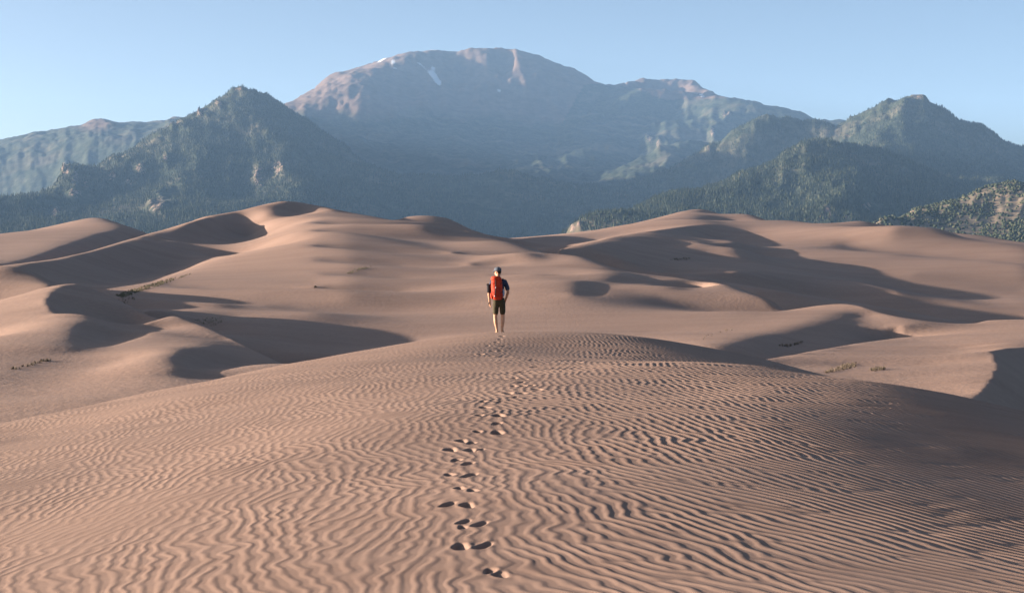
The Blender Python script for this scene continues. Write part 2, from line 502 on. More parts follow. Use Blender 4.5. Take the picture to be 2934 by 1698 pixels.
# big dune: skyline, brink, foot of its shaded bowl
L(Z9((-400, 740, 280), (0, 672, 292), (250, 642, 308), (650, 592, 340), (1050, 502, 380), (1500, 370, 450), (1760, 290, 500), (2100, 200, 558), (2280, 145, 580))
  + Z2((1480, 291, 590), (1600, 287, 600), (1720, 240, 612), (1850, 208, 622), (1990, 180, 632), (2080, 200, 632), (2200, 225, 628), (2320, 240, 618), (2430, 262, 608))
  + Z3((100, 236, 590), (220, 262, 590), (400, 290, 580), (540, 316, 570)), behind=(1.13, 45))
L(Z9((60, 762, 276), (200, 690, 284), (380, 640, 300), (700, 607, 330), (1050, 545, 368), (1400, 432, 412), (1600, 385, 442)), crease=True)
L(Z9((2100, 440, 461), (2400, 520, 455), (2450, 558, 444)))
L(Z9((1900, 396, 463), (2080, 410, 464), (2230, 436, 467)))
L(S_((430, 684, 475), (493, 690, 475), (560, 698, 475), (640, 700, 477)))
L(Z9((1100, 1150, 228), (1340, 1035, 250), (1666, 940, 268), (1978, 833, 300), (2290, 687, 367), (2400, 620, 408), (2450, 560, 440)))
L(Z9((900, 930, 268), (1300, 890, 298), (1750, 790, 366), (2050, 590, 425)))
L(Z2((1175, 440, 490), (1230, 385, 518), (1350, 324, 550), (1480, 294, 576)), crease=True)
L(Z2((1300, 488, 480), (1450, 498, 492), (1600, 485, 514), (1740, 448, 546), (1790, 405, 568), (1770, 372, 583)))
L(Z2((1650, 293, 604), (1740, 335, 592), (1800, 375, 572), (1825, 410, 550)), wt=0.3)
L(Z2((1850, 280, 592), (1900, 228, 612), (1990, 184, 629)))
L(Z2((1950, 300, 585), (2050, 293, 595), (2130, 262, 616)))
# left dunes
L(Z9((-500, 900, 266), (0, 790, 263), (100, 765, 262), (250, 752, 260), (350, 755, 258), (430, 770, 255), (540, 820, 248), (690, 890, 240)), behind=(1.04, 14))
L(Z9((-300, 1060, 226), (0, 1000, 228), (300, 965, 228), (560, 900, 230)))
L(Z9((-600, 1230, 195), (0, 1080, 195), (250, 1010, 197), (500, 935, 200), (680, 900, 204), (800, 885, 206), (930, 887, 208), (1000, 905, 206), (1340, 1040, 196), (1640, 1190, 186), (1850, 1300, 179)), behind=(1.07, 30), crease=True)
L(Z9((930, 888, 207), (780, 896, 200), (650, 940, 191), (590, 1000, 182), (570, 1080, 174), (580, 1160, 167), (620, 1215, 162), (660, 1241, 158)), crease=True)
L(Z9((1370, 1400, 173), (1100, 1420, 160), (1640, 1372, 180)))
L(Z10((-300, 420, 140), (0, 245, 150), (440, 133, 156), (550, 133, 155), (700, 145, 153), (800, 190, 150), (900, 240, 147), (1000, 265, 145)), crease=True)
L(Z10((740, 190, 146), (620, 250, 135), (580, 330, 124), (555, 410, 115)))
L(Z10((900, 310, 139), (800, 345, 130), (720, 390, 120)))
L(Z10((-300, 760, 85), (0, 650, 93), (300, 540, 104), (560, 445, 113), (700, 430, 115), (850, 415, 118), (960, 385, 123), (1080, 345, 130), (1250, 290, 141), (1305, 262, 150)))
L(Z10((1100, 230, 151), (1250, 185, 155), (1380, 150, 158), (1450, 160, 157), (1550, 200, 154), (1700, 260, 148), (1850, 330, 140), (2000, 400, 130), (2150, 480, 121), (2300, 550, 114)), behind=(1.07, 40), crease=True)
L(Z10((1850, 342, 139), (1750, 370, 129), (1600, 395, 119), (1480, 430, 109), (1400, 500, 99), (1390, 560, 94)))
L(Z10((1430, 650, 88), (1550, 655, 90), (1700, 630, 92.5), (1850, 580, 97), (2000, 550, 102), (2150, 545, 106), (2230, 548, 109)))
L(Z10((1580, 580, 97), (1680, 560, 103), (1800, 540, 109)))
L(Z10((-200, 1050, 66), (0, 1000, 69), (700, 860, 74), (1400, 735, 82)))
L(Z10((1000, 500, 106), (700, 600, 97), (300, 780, 83)))
# valley floor
L(Z10((1150, 112, 200), (1500, 112, 217), (1900, 90, 231), (2100, 72, 238)))
L(S_((345, 850, 238), (430, 856, 238), (536, 863, 238), (640, 870, 238), (740, 876, 238)))
L(S_((440, 820, 270), (570, 828, 270), (750, 832, 270), (900, 831, 270), (1150, 834, 270)))
L(Z10((2500, 130, 216), (1900, 160, 212), (1500, 150, 205)))
L(Z10((1800, 200, 200), (2100, 320, 186), (2400, 440, 168)))
L(S_((1000, 932, 207), (1163, 981, 190), (1000, 1010, 168), (1300, 960, 186), (1517, 952, 188)))
# long central face
L(S_((900, 746, 335), (1150, 762, 335), (1400, 763, 335)))
L(S_((900, 640, 510), (1100, 656, 500), (1250, 665, 500), (1370, 674, 500)))
L(S_((900, 662, 450), (1100, 673, 450), (1300, 688, 450), (1440, 694, 450)))
L(S_((900, 706, 378), (1150, 725, 378), (1400, 734, 378), (1540, 737, 380)))
L(S_((900, 783, 300), (1150, 796, 300), (1400, 790, 300), (1640, 782, 300)))
L(S_((850, 879, 240), (1000, 881, 240), (1150, 878, 241), (1311, 869, 242), (1500, 853, 242), (1640, 842, 243)))
L(S_((1000, 622, 560), (1137, 636, 556), (1280, 640, 545)))
L(Z3((0, 780, 272), (0, 500, 375), (0, 389, 450), (0, 290, 560)))
L(Z3((1200, 700, 300), (1000, 560, 365), (800, 460, 440)))
L(Z2((1550, 585, 446), (1700, 550, 440), (2100, 460, 412)))
L(Z3((560, 318, 620), (640, 300, 650), (780, 298, 660), (910, 297, 660), (1000, 335, 645), (1100, 385, 625), (1200, 415, 610), (1300, 440, 600)), behind=(1.1, 30))
L(Z3((580, 330, 560), (700, 325, 560), (770, 322, 556), (830, 340, 545)), crease=True)
L(Z3((760, 400, 510), (850, 420, 512), (950, 430, 515), (1080, 415, 530)))
L(Z11((-400, 330, 530), (-100, 400, 500), (0, 425, 485), (280, 495, 445), (640, 602, 400), (850, 632, 378), (1080, 667, 352), (1180, 707, 338), (1320, 750, 326)), behind=(1.12, 60))
L(Z11((1320, 785, 316), (1450, 795, 310), (1560, 820, 303), (1700, 880, 291), (1850, 960, 279)), crease=True)
L(Z11((1400, 775, 332), (1700, 822, 318), (2000, 856, 306), (2170, 889, 294), (2330, 906, 286), (2520, 936, 276)) + Z4((330, 660, 272), (450, 705, 262), (560, 745, 253), (610, 770, 250), (635, 805, 246), (670, 824, 243)), behind=(1.12, 60))
L(Z11((1950, 1000, 274), (2150, 1015, 279), (2240, 1000, 284), (2200, 900, 292)))
L(Z11((1150, 760, 312), (1220, 800, 292), (1280, 850, 280)))
L(Z11((1380, 890, 278), (1500, 870, 284), (1540, 840, 292)))
L(Z11((1000, 880, 266), (920, 910, 259), (910, 980, 249), (920, 1040, 241)))
L(Z11((1150, 925, 263), (1230, 1000, 252), (1180, 1030, 247), (1050, 1052, 241)))
L(Z11((430, 640, 350), (540, 670, 345)), wt=0, slope=-0.2)
L(Z11((520, 790, 300), (640, 830, 295)), wt=0, slope=-0.18)
L(Z11((1700, 1050, 252), (1900, 1110, 245)), wt=0, slope=-0.13)
L(Z11((1700, 1400, 190), (2100, 1300, 205), (2500, 1200, 220)))
# right far dunes
L(Z11((280, 447, 620), (600, 422, 680), (850, 400, 720), (1300, 325, 800), (1700, 240, 880), (2000, 165, 940), (2150, 148, 955), (2250, 145, 960), (2330, 175, 960), (2440, 215, 950)) + Z4((330, 252, 930), (440, 238, 920), (500, 252, 900), (560, 280, 880), (610, 290, 850)), behind=(1.12, 30))
L(Z11((640, 586, 440), (900, 516, 480), (1250, 430, 540), (1560, 376, 600), (1820, 350, 650), (2240, 298, 720), (2520, 290, 750)), crease=True)
L(Z11((1360, 658, 450), (1700, 612, 482), (2000, 550, 530), (2180, 490, 562), (2200, 440, 610)))
L(Z11((500, 560, 560), (900, 490, 620), (1400, 380, 700)), wt=0.3)
L(Z11((2340, 196, 900), (2210, 212, 875), (2135, 268, 835)))
L(Z11((2250, 245, 850), (2400, 262, 860)), wt=0, slope=-0.4)
L(Z4((600, 290, 840), (720, 276, 800), (800, 290, 795), (930, 300, 785), (1010, 290, 785), (1090, 278, 780), (1150, 282, 775), (1210, 300, 770), (1340, 312, 780), (1440, 318, 780)), behind=(1.1, 25))
L(Z4((1480, 338, 700), (1560, 334, 690), (1640, 342, 680), (1720, 372, 665)), behind=(1.05, 14))
L(Z4((1700, 354, 780), (1860, 369, 760), (2000, 395, 740), (2083, 405, 720), (2400, 450, 700)), behind=(1.1, 25))
L(Z4((220, 370, 685), (450, 326, 722), (600, 319, 722), (900, 323, 695), (1100, 336, 672), (1300, 330, 665)))
L(Z4((300, 450, 570), (500, 450, 590), (1000, 420, 655), (1500, 470, 635), (2083, 560, 590), (2400, 610, 570)))
L(Z4((620, 552, 512), (1000, 560, 535), (1400, 600, 520), (2083, 690, 505), (2400, 740, 490)))
L(Z4((0, 516, 478), (200, 520, 500), (430, 524, 512), (650, 566, 496), (850, 612, 478), (1050, 630, 476), (1230, 672, 456), (1330, 712, 446), (1600, 742, 446), (1850, 785, 438), (2083, 838, 428), (2400, 890, 415)), crease=True)
L(Z4((0, 590, 436), (300, 640, 420), (700, 705, 404), (1200, 785, 366), (1600, 862, 330)))
# right mid dunes
L(Z4((700, 806, 240), (750, 796, 238), (900, 778, 236), (1075, 775, 232), (1150, 795, 226), (1250, 830, 217), (1400, 860, 210), (1550, 880, 207), (1700, 890, 206), (1780, 889, 207), (1850, 872, 220), (2083, 865, 235), (2400, 870, 238)), behind=(1.1, 40), crease=True)
L(Z4((1110, 783, 230), (1000, 845, 212), (880, 900, 195), (700, 960, 176), (500, 1000, 155), (300, 1030, 138)))
L(Z4((1140, 845, 216), (1000, 925, 194), (900, 985, 178), (700, 1052, 156), (600, 1080, 145)))
L(S_((2470, 925, 206), (2560, 940, 199), (2680, 938, 200)))
L(Z4((430, 1060, 126), (520, 1080, 130)), wt=0, slope=-0.35)
L(Z12((495, 212, 112), (700, 180, 126), (900, 140, 143), (1100, 105, 158), (1300, 75, 174), (1500, 50, 188)), behind=(1.06, 8), crease=True)
L(S_((2400, 1008, 139), (2600, 1009, 139), (2750, 1009, 138), (2830, 1000, 134)))
L(S_((2450, 991, 156), (2600, 991, 156), (2717, 989, 155), (2850, 982, 152)))
L(S_((2530, 976, 176), (2650, 976, 176), (2800, 966, 176)))
L(Z12((700, 330, 96), (900, 300, 102), (1500, 350, 95), (2000, 470, 80)))
L(S_((2330, 1023, 128), (2450, 1020, 128), (2600, 1018, 128), (2750, 1019, 127)))
L(S_((2430, 1000, 150), (2560, 999, 150), (2750, 999, 149), (2850, 986, 147)))
L(S_((2480, 984, 166), (2600, 984, 166), (2717, 981, 166), (2830, 974, 164)))
L(S_((2600, 967, 190), (2750, 957, 191), (2880, 946, 192)))
L(S_((2450, 1046, 112), (2650, 1040, 112)))
L(Z12((2480, 119, 136), (2330, 132, 128), (2240, 150, 121), (2270, 205, 110), (2282, 270, 100), (2260, 340, 91), (2200, 420, 83), (2080, 535, 73)), crease=True)
L(Z12((2520, 320, 120), (2560, 460, 99), (2400, 650, 75)))
# ground beyond the picture's sides
for xs in (-1700, -1250):
    L([(xs, 720 + F * 9 / y, y) for y in (50, 100, 200, 300)] + [(xs, 722, 600), (xs, 720, 1000)], wt=0.3)
L([(x, 712, 1500) for x in (-1500, 0, 1467, 3000)])
L([(x, 708, 1690) for x in (-1500, 0, 1467, 3000)])
L([(x, 720 + F * 11 / 52, 52) for x in (-1000, 0, 1467, 3000)], wt=0.4)
A = md.area
DARK, LIT = -0.33, 0.03
A(Z2((1190, 440), (1240, 385), (1350, 325), (1480, 297), (1580, 292), (1640, 310), (1640, 400), (1560, 480), (1450, 498), (1300, 488)), DARK)
A(Z2((1860, 275), (1905, 228), (1990, 187), (2080, 215), (2100, 260), (2040, 290), (1950, 298)), DARK)
A(Z9((80, 762), (220, 690), (400, 642), (700, 612), (1050, 550), (1400, 440), (1600, 390), (1750, 390), (2050, 450), (2250, 510), (2200, 650), (1900, 780), (1500, 850), (1200, 900), (900, 870), (690, 890), (540, 815), (430, 765), (250, 748)), DARK)
A(Z9((930, 892), (790, 900), (660, 945), (600, 1000), (580, 1080), (590, 1160), (630, 1215), (670, 1238), (1000, 1240), (1300, 1360), (1500, 1380), (1500, 1150), (1200, 1000)), DARK)
A(Z10((760, 195), (640, 250), (600, 330), (590, 400), (700, 415), (850, 395), (900, 300), (850, 230)), DARK)
A(Z10((1840, 350), (1750, 375), (1610, 400), (1500, 440), (1420, 500), (1405, 560), (1440, 640), (1550, 645), (1650, 610), (1750, 540), (1950, 480), (1950, 420)), DARK)
A(Z9((150, 640), (350, 590), (600, 505), (900, 405), (1200, 300), (1450, 250), (1650, 250), (1740, 290), (1500, 360), (1050, 495), (650, 585), (300, 630)), DARK)
A(Z11((1580, 830), (1720, 880), (1870, 955), (1960, 990), (2100, 990), (2150, 920), (2100, 880), (1900, 860), (1700, 830)), DARK)
A(Z11((1210, 795), (1290, 850), (1400, 880), (1480, 850), (1450, 815), (1300, 790)), DARK)
A(Z11((1000, 890), (925, 915), (915, 980), (930, 1035), (1050, 1040), (1140, 1000), (1100, 930)), DARK, 0.8)
A(Z11((1000, 560), (1250, 445), (1560, 390), (1820, 360), (2150, 330), (2150, 400), (2000, 480), (1700, 560), (1400, 610)), DARK)
A(Z11((2340, 200), (2220, 215), (2150, 265), (2300, 280), (2500, 270), (2500, 240)), DARK)
A(Z3((780, 325), (760, 390), (850, 415), (950, 425), (1080, 410), (1100, 390), (1000, 350), (870, 335)), -0.25)
A(Z4((1010, 850), (1110, 790), (1130, 830), (1040, 850)), -0.22)
A(Z12((2310, 170), (2310, 300), (2250, 420), (2130, 540), (2476, 600), (2476, 140)), -0.6)
A(Z11((430, 615), (600, 615), (640, 680), (500, 700)), -0.16)
A(Z11((520, 770), (620, 790), (690, 835), (540, 845)), -0.16)
A(Z3((1060, 660), (1200, 610), (1350, 580), (1250, 640)), -0.12)
A(Z11((1240, 880), (1330, 905), (1500, 892), (1550, 850), (1600, 850), (1700, 905), (1850, 985), (1950, 1015), (1900, 1060), (1500, 1000), (1300, 1000), (1250, 975)), 0.0, 1.0)
A(Z11((700, 700), (1100, 690), (1180, 760), (1200, 830), (1130, 880), (1000, 868), (880, 895), (850, 1000), (600, 900)), 0.0, 0.6)
A(Z4((180, 665), (330, 678), (450, 722), (560, 766), (620, 812), (640, 830), (500, 850), (200, 800), (0, 725), (0, 690)), 0.0, 1.0)
A(Z4((420, 1060), (500, 1040), (560, 1060), (570, 1085)), DARK)
A(Z2((1000, 435), (1180, 375), (1165, 440), (1190, 485), (1300, 502), (1420, 532), (1440, 560), (1380, 538), (1200, 492), (1060, 463)), 0.0, 0.5)
A(Z2((1640, 285), (1720, 245), (1830, 215), (1870, 230), (1820, 290), (1830, 330), (1900, 400), (1810, 430), (1795, 400), (1765, 365), (1690, 315)), 0.04, 1.0)
A(Z2((1450, 610), (1800, 500), (2400, 300), (2430, 900), (1900, 900), (1000, 930), (830, 850), (1200, 720)), 0.13)
A(Z9((0, 1100), (500, 950), (640, 925), (570, 1000), (560, 1100), (600, 1220), (300, 1290), (0, 1380)), 0.08)
A(Z10((0, 260), (440, 140), (700, 155), (600, 230), (560, 330), (0, 420)), 0.03)
A(Z10((1110, 225), (1380, 155), (1600, 230), (1800, 330), (1500, 400), (1380, 480), (1350, 600), (900, 700), (300, 900), (300, 620), (850, 440), (1100, 350), (1300, 280)), LIT)
A(Z9((0, 800), (250, 760), (420, 775), (640, 890), (0, 1060)), 0.0)
A(Z9((0, 300), (600, 200), (1150, 110), (1400, 230), (1100, 290), (600, 450), (200, 580), (0, 650)), 0.05)
A(Z4((500, 340), (1500, 350), (2083, 450), (2083, 800), (1500, 700), (1300, 620), (900, 590), (500, 500)), 0.05)
A(Z11((900, 410), (1700, 250), (2200, 160), (2100, 260), (1900, 340), (1200, 410), (1050, 480)), 0.05)
A(Z11((1400, 652), (1700, 618), (2000, 560), (2190, 500), (2300, 440), (2520, 430), (2520, 668)), 0.04, 1.2)
A(Z12((600, 220), (1300, 100), (2240, 160), (2260, 280), (2150, 440), (2060, 510), (1000, 330)), LIT)
A(Z4((700, 820), (1000, 785), (1080, 785), (800, 880), (300, 1020), (100, 1000)), 0.05)
A(Z3((200, 300), (500, 330), (700, 340), (740, 400), (1100, 440), (1400, 500), (1500, 700), (1750, 1000), (900, 1050), (100, 900)), 0.01, 0.25)
A(Z4((0, 535), (430, 540), (850, 630), (1230, 668), (1290, 725), (1600, 755), (2060, 845), (1800, 865), (1400, 845), (1200, 785), (900, 765), (600, 710), (300, 625), (0, 575)), -0.24, 1.5)
A(Z4((720, 970), (1000, 905), (1160, 845), (1400, 880), (1700, 900), (1300, 965), (1000, 1010), (700, 1065), (615, 1085)), -0.06, 0.5)
md.solve((500, 600, 400, 120))
md.resolve(3)

def soften(W):
    P = np.pad(W, 1, mode='edge')
    P = (P[:-2] + 2 * P[1:-1] + P[2:]) / 4
    return (P[:, :-2] + 2 * P[:, 1:-1] + P[:, 2:]) / 4
Wm = md.up(soften(md.W))
nvm, num = Wm.shape
vg = np.linspace(md.v0, md.v1, nvm)[:, None].repeat(num, 1)
ug = np.linspace(md.u0, md.u1, num)[None].repeat(nvm, 0)
Ym = np.exp(vg); Xm = ug * Ym
Zm = Wm * Ym
Zm = Zm + Ym * (0.00035 * fbm(Zm.shape, (40, 120), 4, 0.5, 5))
o = grid_mesh('dune_field', Xm, Ym, Zm, M_sand_far)
o['kind'] = 'structure'

# ------------------------------------------------------------------ the mountains
mt = Terrain(-0.47, 0.47, 1850.0, 14000.0, 0.0028, 0.0040, tension=0.10)
L = mt.line
L(Z5((-1200, 800, 9000), (-400, 765, 8900), (0, 715, 8800), (120, 700), (200, 668), (320, 660), (390, 640), (530, 630), (640, 572), (740, 570), (820, 590), (900, 605), (1060, 592), (1150, 605), (1240, 555), (1340, 545), (1440, 570, 8800)), behind=(1.15, 60))
L(Z5((740, 575, 8700), (755, 640, 8350), (690, 720, 8000)), crease=True)
L(Z5((-1000, 1150, 4200), (0, 1145, 4300), (200, 1120, 4500), (330, 1070, 4700), (420, 985, 4900), (440, 925, 5000), (500, 910, 5050), (560, 925, 5100), (600, 912, 5150), (760, 860, 5400), (960, 800, 5700), (1000, 740, 5800), (1100, 680, 5950), (1260, 620, 6100), (1380, 560, 6200), (1440, 505, 6300), (1520, 475, 6350), (1600, 430, 6400), (1640, 380, 6450), (1720, 365, 6500), (1790, 390, 6500), (1860, 430, 6550), (1940, 480, 6600), (2050, 530, 6700)), behind=(1.12, 90))
L(Z5((1720, 370, 6500), (1740, 480, 6200), (1800, 600, 5900), (1900, 700, 5600), (1985, 880, 5100), (2060, 1060, 4600), (1980, 1160, 4300)), crease=True)
L(Z5((2300, 850, 5600), (2300, 1010, 5000), (2350, 1170, 4500)))
L(Z5((1640, 700, 5700), (1450, 800, 5300), (1350, 900, 5000), (1200, 1020, 4700), (1110, 1090, 4500), (1200, 1150, 4250), (1290, 1270, 3900)), crease=True)
L(Z5((1560, 980, 4900), (1420, 1150, 4450), (1700, 1120, 4600)))
L(Z5((430, 930, 4980), (560, 1010, 4800), (610, 1070, 4650), (480, 1170, 4400), (380, 1260, 4100)), crease=True)
L(Z5((760, 1130, 4600), (620, 1230, 4250), (900, 1050, 4850)))
# main summit
L(Z5((1990, 475, 9800), (2200, 372, 10200)) + Z6((0, 360, 10250), (150, 285, 10700), (330, 190, 11000), (400, 195, 11000), (440, 182), (530, 132), (700, 98), (900, 98), (1000, 95), (1150, 75), (1290, 78), (1340, 88), (1410, 75), (1500, 110), (1700, 180), (1850, 240), (1970, 320, 11000), (2130, 335, 11200), (2200, 312, 11600), (2400, 318, 11700))
  + Z7((60, 178, 11700), (200, 240, 11500), (300, 290, 11000), (420, 310, 10500)), behind=(1.07, 200))
L(Z6((-150, 520, 8900), (0, 440, 9300), (180, 340, 9700), (320, 255, 10100), (400, 202, 10650)), crease=True)
L(Z6((330, 262, 10080), (400, 380, 9600), (450, 470, 9200)), crease=True)
L(Z6((730, 330, 10150), (800, 450, 9700), (760, 590, 9100)), crease=True)
L(Z6((700, 420, 9900), (900, 640, 9200), (1000, 930, 7900), (1100, 1230, 6000)))
L(Z6((300, 700, 8600), (300, 1000, 7000)))
L(Z6((960, 160, 10800), (1000, 230, 10600), (1060, 330, 10350)))
L(Z6((1240, 85, 10950), (1200, 180, 10700), (1220, 280, 10450)), crease=True)
L(Z6((1400, 80, 10950), (1420, 200, 10650), (1470, 330, 10300)), crease=True)
L(Z6((1300, 160, 10900), (1320, 260, 10650)))
for a in (Z6((1550, 200, 10700), (1800, 330, 10400)), Z6((1500, 350, 10300), (1800, 450, 10000)), Z6((600, 200, 10650), (880, 190, 10650)), Z6((560, 300, 10300), (700, 300, 10200)),
          Z6((1550, 470, 9900), (2000, 560, 9500)), Z6((900, 320, 10300), (940, 450, 9900)), Z6((1950, 420, 9950), (2200, 480, 9700)), Z7((500, 400, 8750), (900, 480, 8400)), Z7((350, 500, 8400), (1000, 560, 8000)), Z7((-100, 420, 9000), (130, 520, 8700)),
          Z7((300, 650, 7900), (700, 640, 7700)), Z7((-100, 650, 8000), (150, 650, 8000))):
    L(a, wt=0, slope=-0.32)
L(Z6((1500, 520, 9950), (1700, 820, 8800), (1500, 1050, 7000)))
L(Z6((2100, 560, 9800), (2100, 900, 8300), (1900, 1150, 6300)))
L(Z6((2000, 330, 10900), (2240, 365, 10750), (2430, 440, 10600)) + Z7((60, 320, 10600), (200, 318, 10600), (420, 309, 10500), (500, 320, 10400), (600, 335, 10200), (720, 380, 10000), (860, 390, 9800), (980, 440, 9600), (1080, 465, 9500), (1200, 456, 9300), (1330, 500, 9100)), behind=(1.06, 35))
L(Z7((180, 430, 9700), (260, 430, 9600), (270, 600, 8900), (220, 720, 8500)))
L(Z7((600, 700, 8300), (300, 850, 6900)))
L(Z7((900, 540, 8700), (800, 620, 7900)))
# right hand hills
L(Z7((1150, 490, 6800), (1250, 450, 6700), (1340, 390, 6600), (1440, 340, 6500), (1530, 325, 6500), (1700, 320, 6450), (1780, 350), (1900, 430), (2050, 500), (2200, 570), (2350, 620), (2430, 650, 6400), (2800, 800, 6300)), behind=(1.12, 70))
L(Z7((1600, 380, 6300), (1470, 500, 5950), (1400, 590, 5700), (1470, 680, 5300)), crease=True)
L(Z7((1900, 730, 5700), (2000, 900, 5000), (2350, 900, 5200)))
L(Z6((1740, 1420, 3200), (1780, 1350, 3250), (1850, 1312, 3350), (2050, 1290, 3500), (2200, 1230, 3650), (2430, 1120, 3850)) + Z7((100, 980, 3950), (300, 920, 4150), (500, 830, 4350), (700, 740, 4500), (820, 670, 4600), (920, 612, 4700), (1000, 630, 4700), (1090, 650, 4700), (1300, 662, 4750), (1470, 692, 4800)), behind=(1.1, 60))
L(Z7((920, 622, 4650), (960, 740, 4300), (1000, 850, 4000), (1050, 880, 3900), (1060, 960, 3700), (1090, 1060, 3450), (1100, 1150, 3250)), crease=True)
L(Z7((1400, 850, 4300), (1280, 1000, 3750), (1250, 1120, 3450)))
L(Z7((400, 1000, 3700), (600, 1100, 3400), (200, 1080, 3500)))
L(Z7((1750, 815, 4700), (1640, 830, 4600), (1570, 930, 4300), (1400, 1030, 3900), (1290, 1100, 3600)), crease=True)
L(Z7((1850, 1010, 4200), (1650, 1100, 3800)))
L(Z7((1420, 1185, 2350), (1620, 1150, 2500), (1700, 1100, 2550), (1850, 1050, 2600), (1950, 1042), (2050, 990, 2650), (2200, 945, 2700), (2300, 940), (2430, 920, 2700), (2800, 860, 2700)), behind=(1.12, 60))
L(Z7((1640, 1200, 2350), (1900, 1150, 2450), (2200, 1100, 2500), (2430, 1100, 2480)))
# foot of the range
L(S_((-1500, 705, 3300), (0, 702, 3300), (400, 702, 3100), (1000, 707, 3400), (1500, 707, 3300), (1900, 707, 2800), (2400, 707, 2150), (3000, 700, 2050)))
L([(x, 712, 1900) for x in (-1500, 0, 1467, 3300)])
L([(x, 640, 13950) for x in (-1500, 0, 1467, 3300)], wt=0.05)
mt.area(Z7((-480, 420), (-100, 345), (420, 335), (720, 400), (1050, 490), (1180, 490), (1050, 600), (850, 640), (700, 720), (400, 860), (100, 960), (-300, 1000), (-600, 800), (-700, 500)), -0.26, 0.5)
mt.area(Z6((420, 230), (600, 170), (900, 150), (980, 200), (1050, 340), (1400, 360), (1500, 350), (1560, 160), (1800, 250), (1900, 330), (1900, 600), (1000, 700), (700, 650), (500, 500)), -0.26, 0.5)
mt.area(Z6((1000, 500), (1500, 450), (2100, 560), (2300, 700), (2200, 1000), (1700, 1200), (1200, 1200), (1000, 900)), -0.22, 0.5)
mt.solve((500, 350, 220, 140))
mt.resolve(2, (200, 150, 90))

Wt = mt.up(mt.W)
nvt, nut = Wt.shape
vg = np.linspace(mt.v0, mt.v1, nvt)[:, None].repeat(nut, 1)
ug = np.linspace(mt.u0, mt.u1, nut)[None].repeat(nvt, 0)
Yt = np.exp(vg); Xt = ug * Yt
rise = np.clip((Wt - 0.006) / 0.05, 0, 1)
below = np.clip((Wt.max(0)[None] - Wt) / 0.014, 0, 1)          # leave the skyline smooth, cut gullies below it
far = np.maximum(np.clip((9500 - Yt) / 3000, 0.2, 1.0), 0.2 + 0.55 * below)
Nt = far * (0.0042 * fbm(Wt.shape, (100, 40), 5, 0.5, 31, ridged=True) + 0.0030 * fbm(Wt.shape, (44, 12), 4, 0.6, 33, ridged=True)) + 0.0016 * fbm(Wt.shape, (10, 6), 3, 0.7, 32)
Zt = (Wt + rise * (Nt - 0.002)) * Yt
# picture position of every vertex, for where snow, bare rock and alpine ground lie on the slopes
Wn = Zt / Yt
fwd = math.cos(PITCH) - Wn * math.sin(PITCH)
PX = SW / 2 + F * ug / fwd
PY = SH / 2 - F * (Wn * math.cos(PITCH) + math.sin(PITCH)) / fwd
def inside(poly):
    r = np.zeros(PX.shape, bool)
    n = len(poly)
    for i in range(n):
        (x0, y0), (x1, y1) = poly[i][:2], poly[(i + 1) % n][:2]
        if y0 == y1: continue
        c = (y0 > PY) != (y1 > PY)
        r ^= c & (PX < (x1 - x0) * (PY - y0) / (y1 - y0) + x0)
    return r
snow = np.zeros(PX.shape)
for poly in (Z6((430, 196), (540, 130), (700, 94), (950, 94), (945, 106), (800, 108), (680, 112), (560, 134), (440, 200)),
             Z6((535, 165), (560, 170), (555, 220), (590, 240), (560, 245), (535, 215)),
             Z6((705, 185), (730, 190), (800, 250), (822, 250), (805, 180), (825, 185), (850, 280), (890, 330), (885, 365), (860, 350), (790, 260)),
             Z6((1050, 270), (1070, 280), (1060, 295)), Z6((1270, 375), (1300, 370), (1290, 430)), Z6((1120, 385), (1135, 395), (1125, 415)), Z6((1100, 310), (1115, 330), (1105, 350)),
             Z6((1255, 115), (1275, 110), (1270, 165)), Z6((1290, 110), (1305, 112), (1300, 135)),
             Z6((2200, 375), (2225, 380), (2215, 395)), Z6((2255, 400), (2320, 362), (2300, 395)),
             Z7((160, 270), (185, 275), (215, 315), (180, 318)), Z7((130, 215), (165, 230), (160, 238))):
    snow[inside(poly) & (Yt > 9000)] = 1
for _ in range(2): snow = soften(snow)
rock = np.zeros(PX.shape)
for (cx, cy), rx, ry in [(Z5((455, 950))[0], 16, 22), (Z5((530, 1010))[0], 18, 28), (Z5((600, 1055))[0], 14, 14), (Z5((1155, 870))[0], 12, 20), (Z5((1400, 550))[0], 20, 20), (Z5((1660, 390))[0], 18, 10),
                         (Z5((1220, 620))[0], 26, 14), (Z5((980, 950))[0], 22, 22), (Z5((900, 1045))[0], 18, 10), (Z5((400, 1250))[0], 22, 26), (Z5((1100, 1200))[0], 34, 30), (Z5((1930, 930))[0], 26, 26), (Z5((1800, 1000))[0], 22, 40), (Z5((780, 990))[0], 20, 12), (Z5((520, 1120))[0], 22, 14), (Z5((1520, 500))[0], 14, 10),
                         (Z7((360, 450))[0], 18, 12), (Z7((260, 570))[0], 10, 18), (Z7((230, 700))[0], 10, 16), (Z7((1050, 1130))[0], 24, 26), (Z7((1530, 1010))[0], 9, 9), (Z7((1190, 600))[0], 14, 10), (Z7((1690, 325))[0], 26, 8), (Z7((1220, 1160))[0], 30, 12), (Z7((1340, 1090))[0], 26, 12),
                         (Z6((2330, 750))[0], 14, 20), (Z6((2400, 770))[0], 10, 20), (Z3((1790, 385))[0], 14, 18), (Z3((1840, 375))[0], 12, 16), (Z7((1680, 1130))[0], 30, 14), (Z7((1480, 1180))[0], 26, 10)]:
    rock = np.maximum(rock, np.clip(1.5 - np.hypot((PX - cx) / rx, (PY - cy) / ry), 0, 1))
Zt = Zt + np.clip(rock, 0, 1) * (0.0035 * fbm(Zt.shape, (22, 6), 4, 0.6, 51, ridged=True) + 0.001) * Yt    # crags
dry = np.clip(1 - (Yt - 2900) / 500, 0, 1)
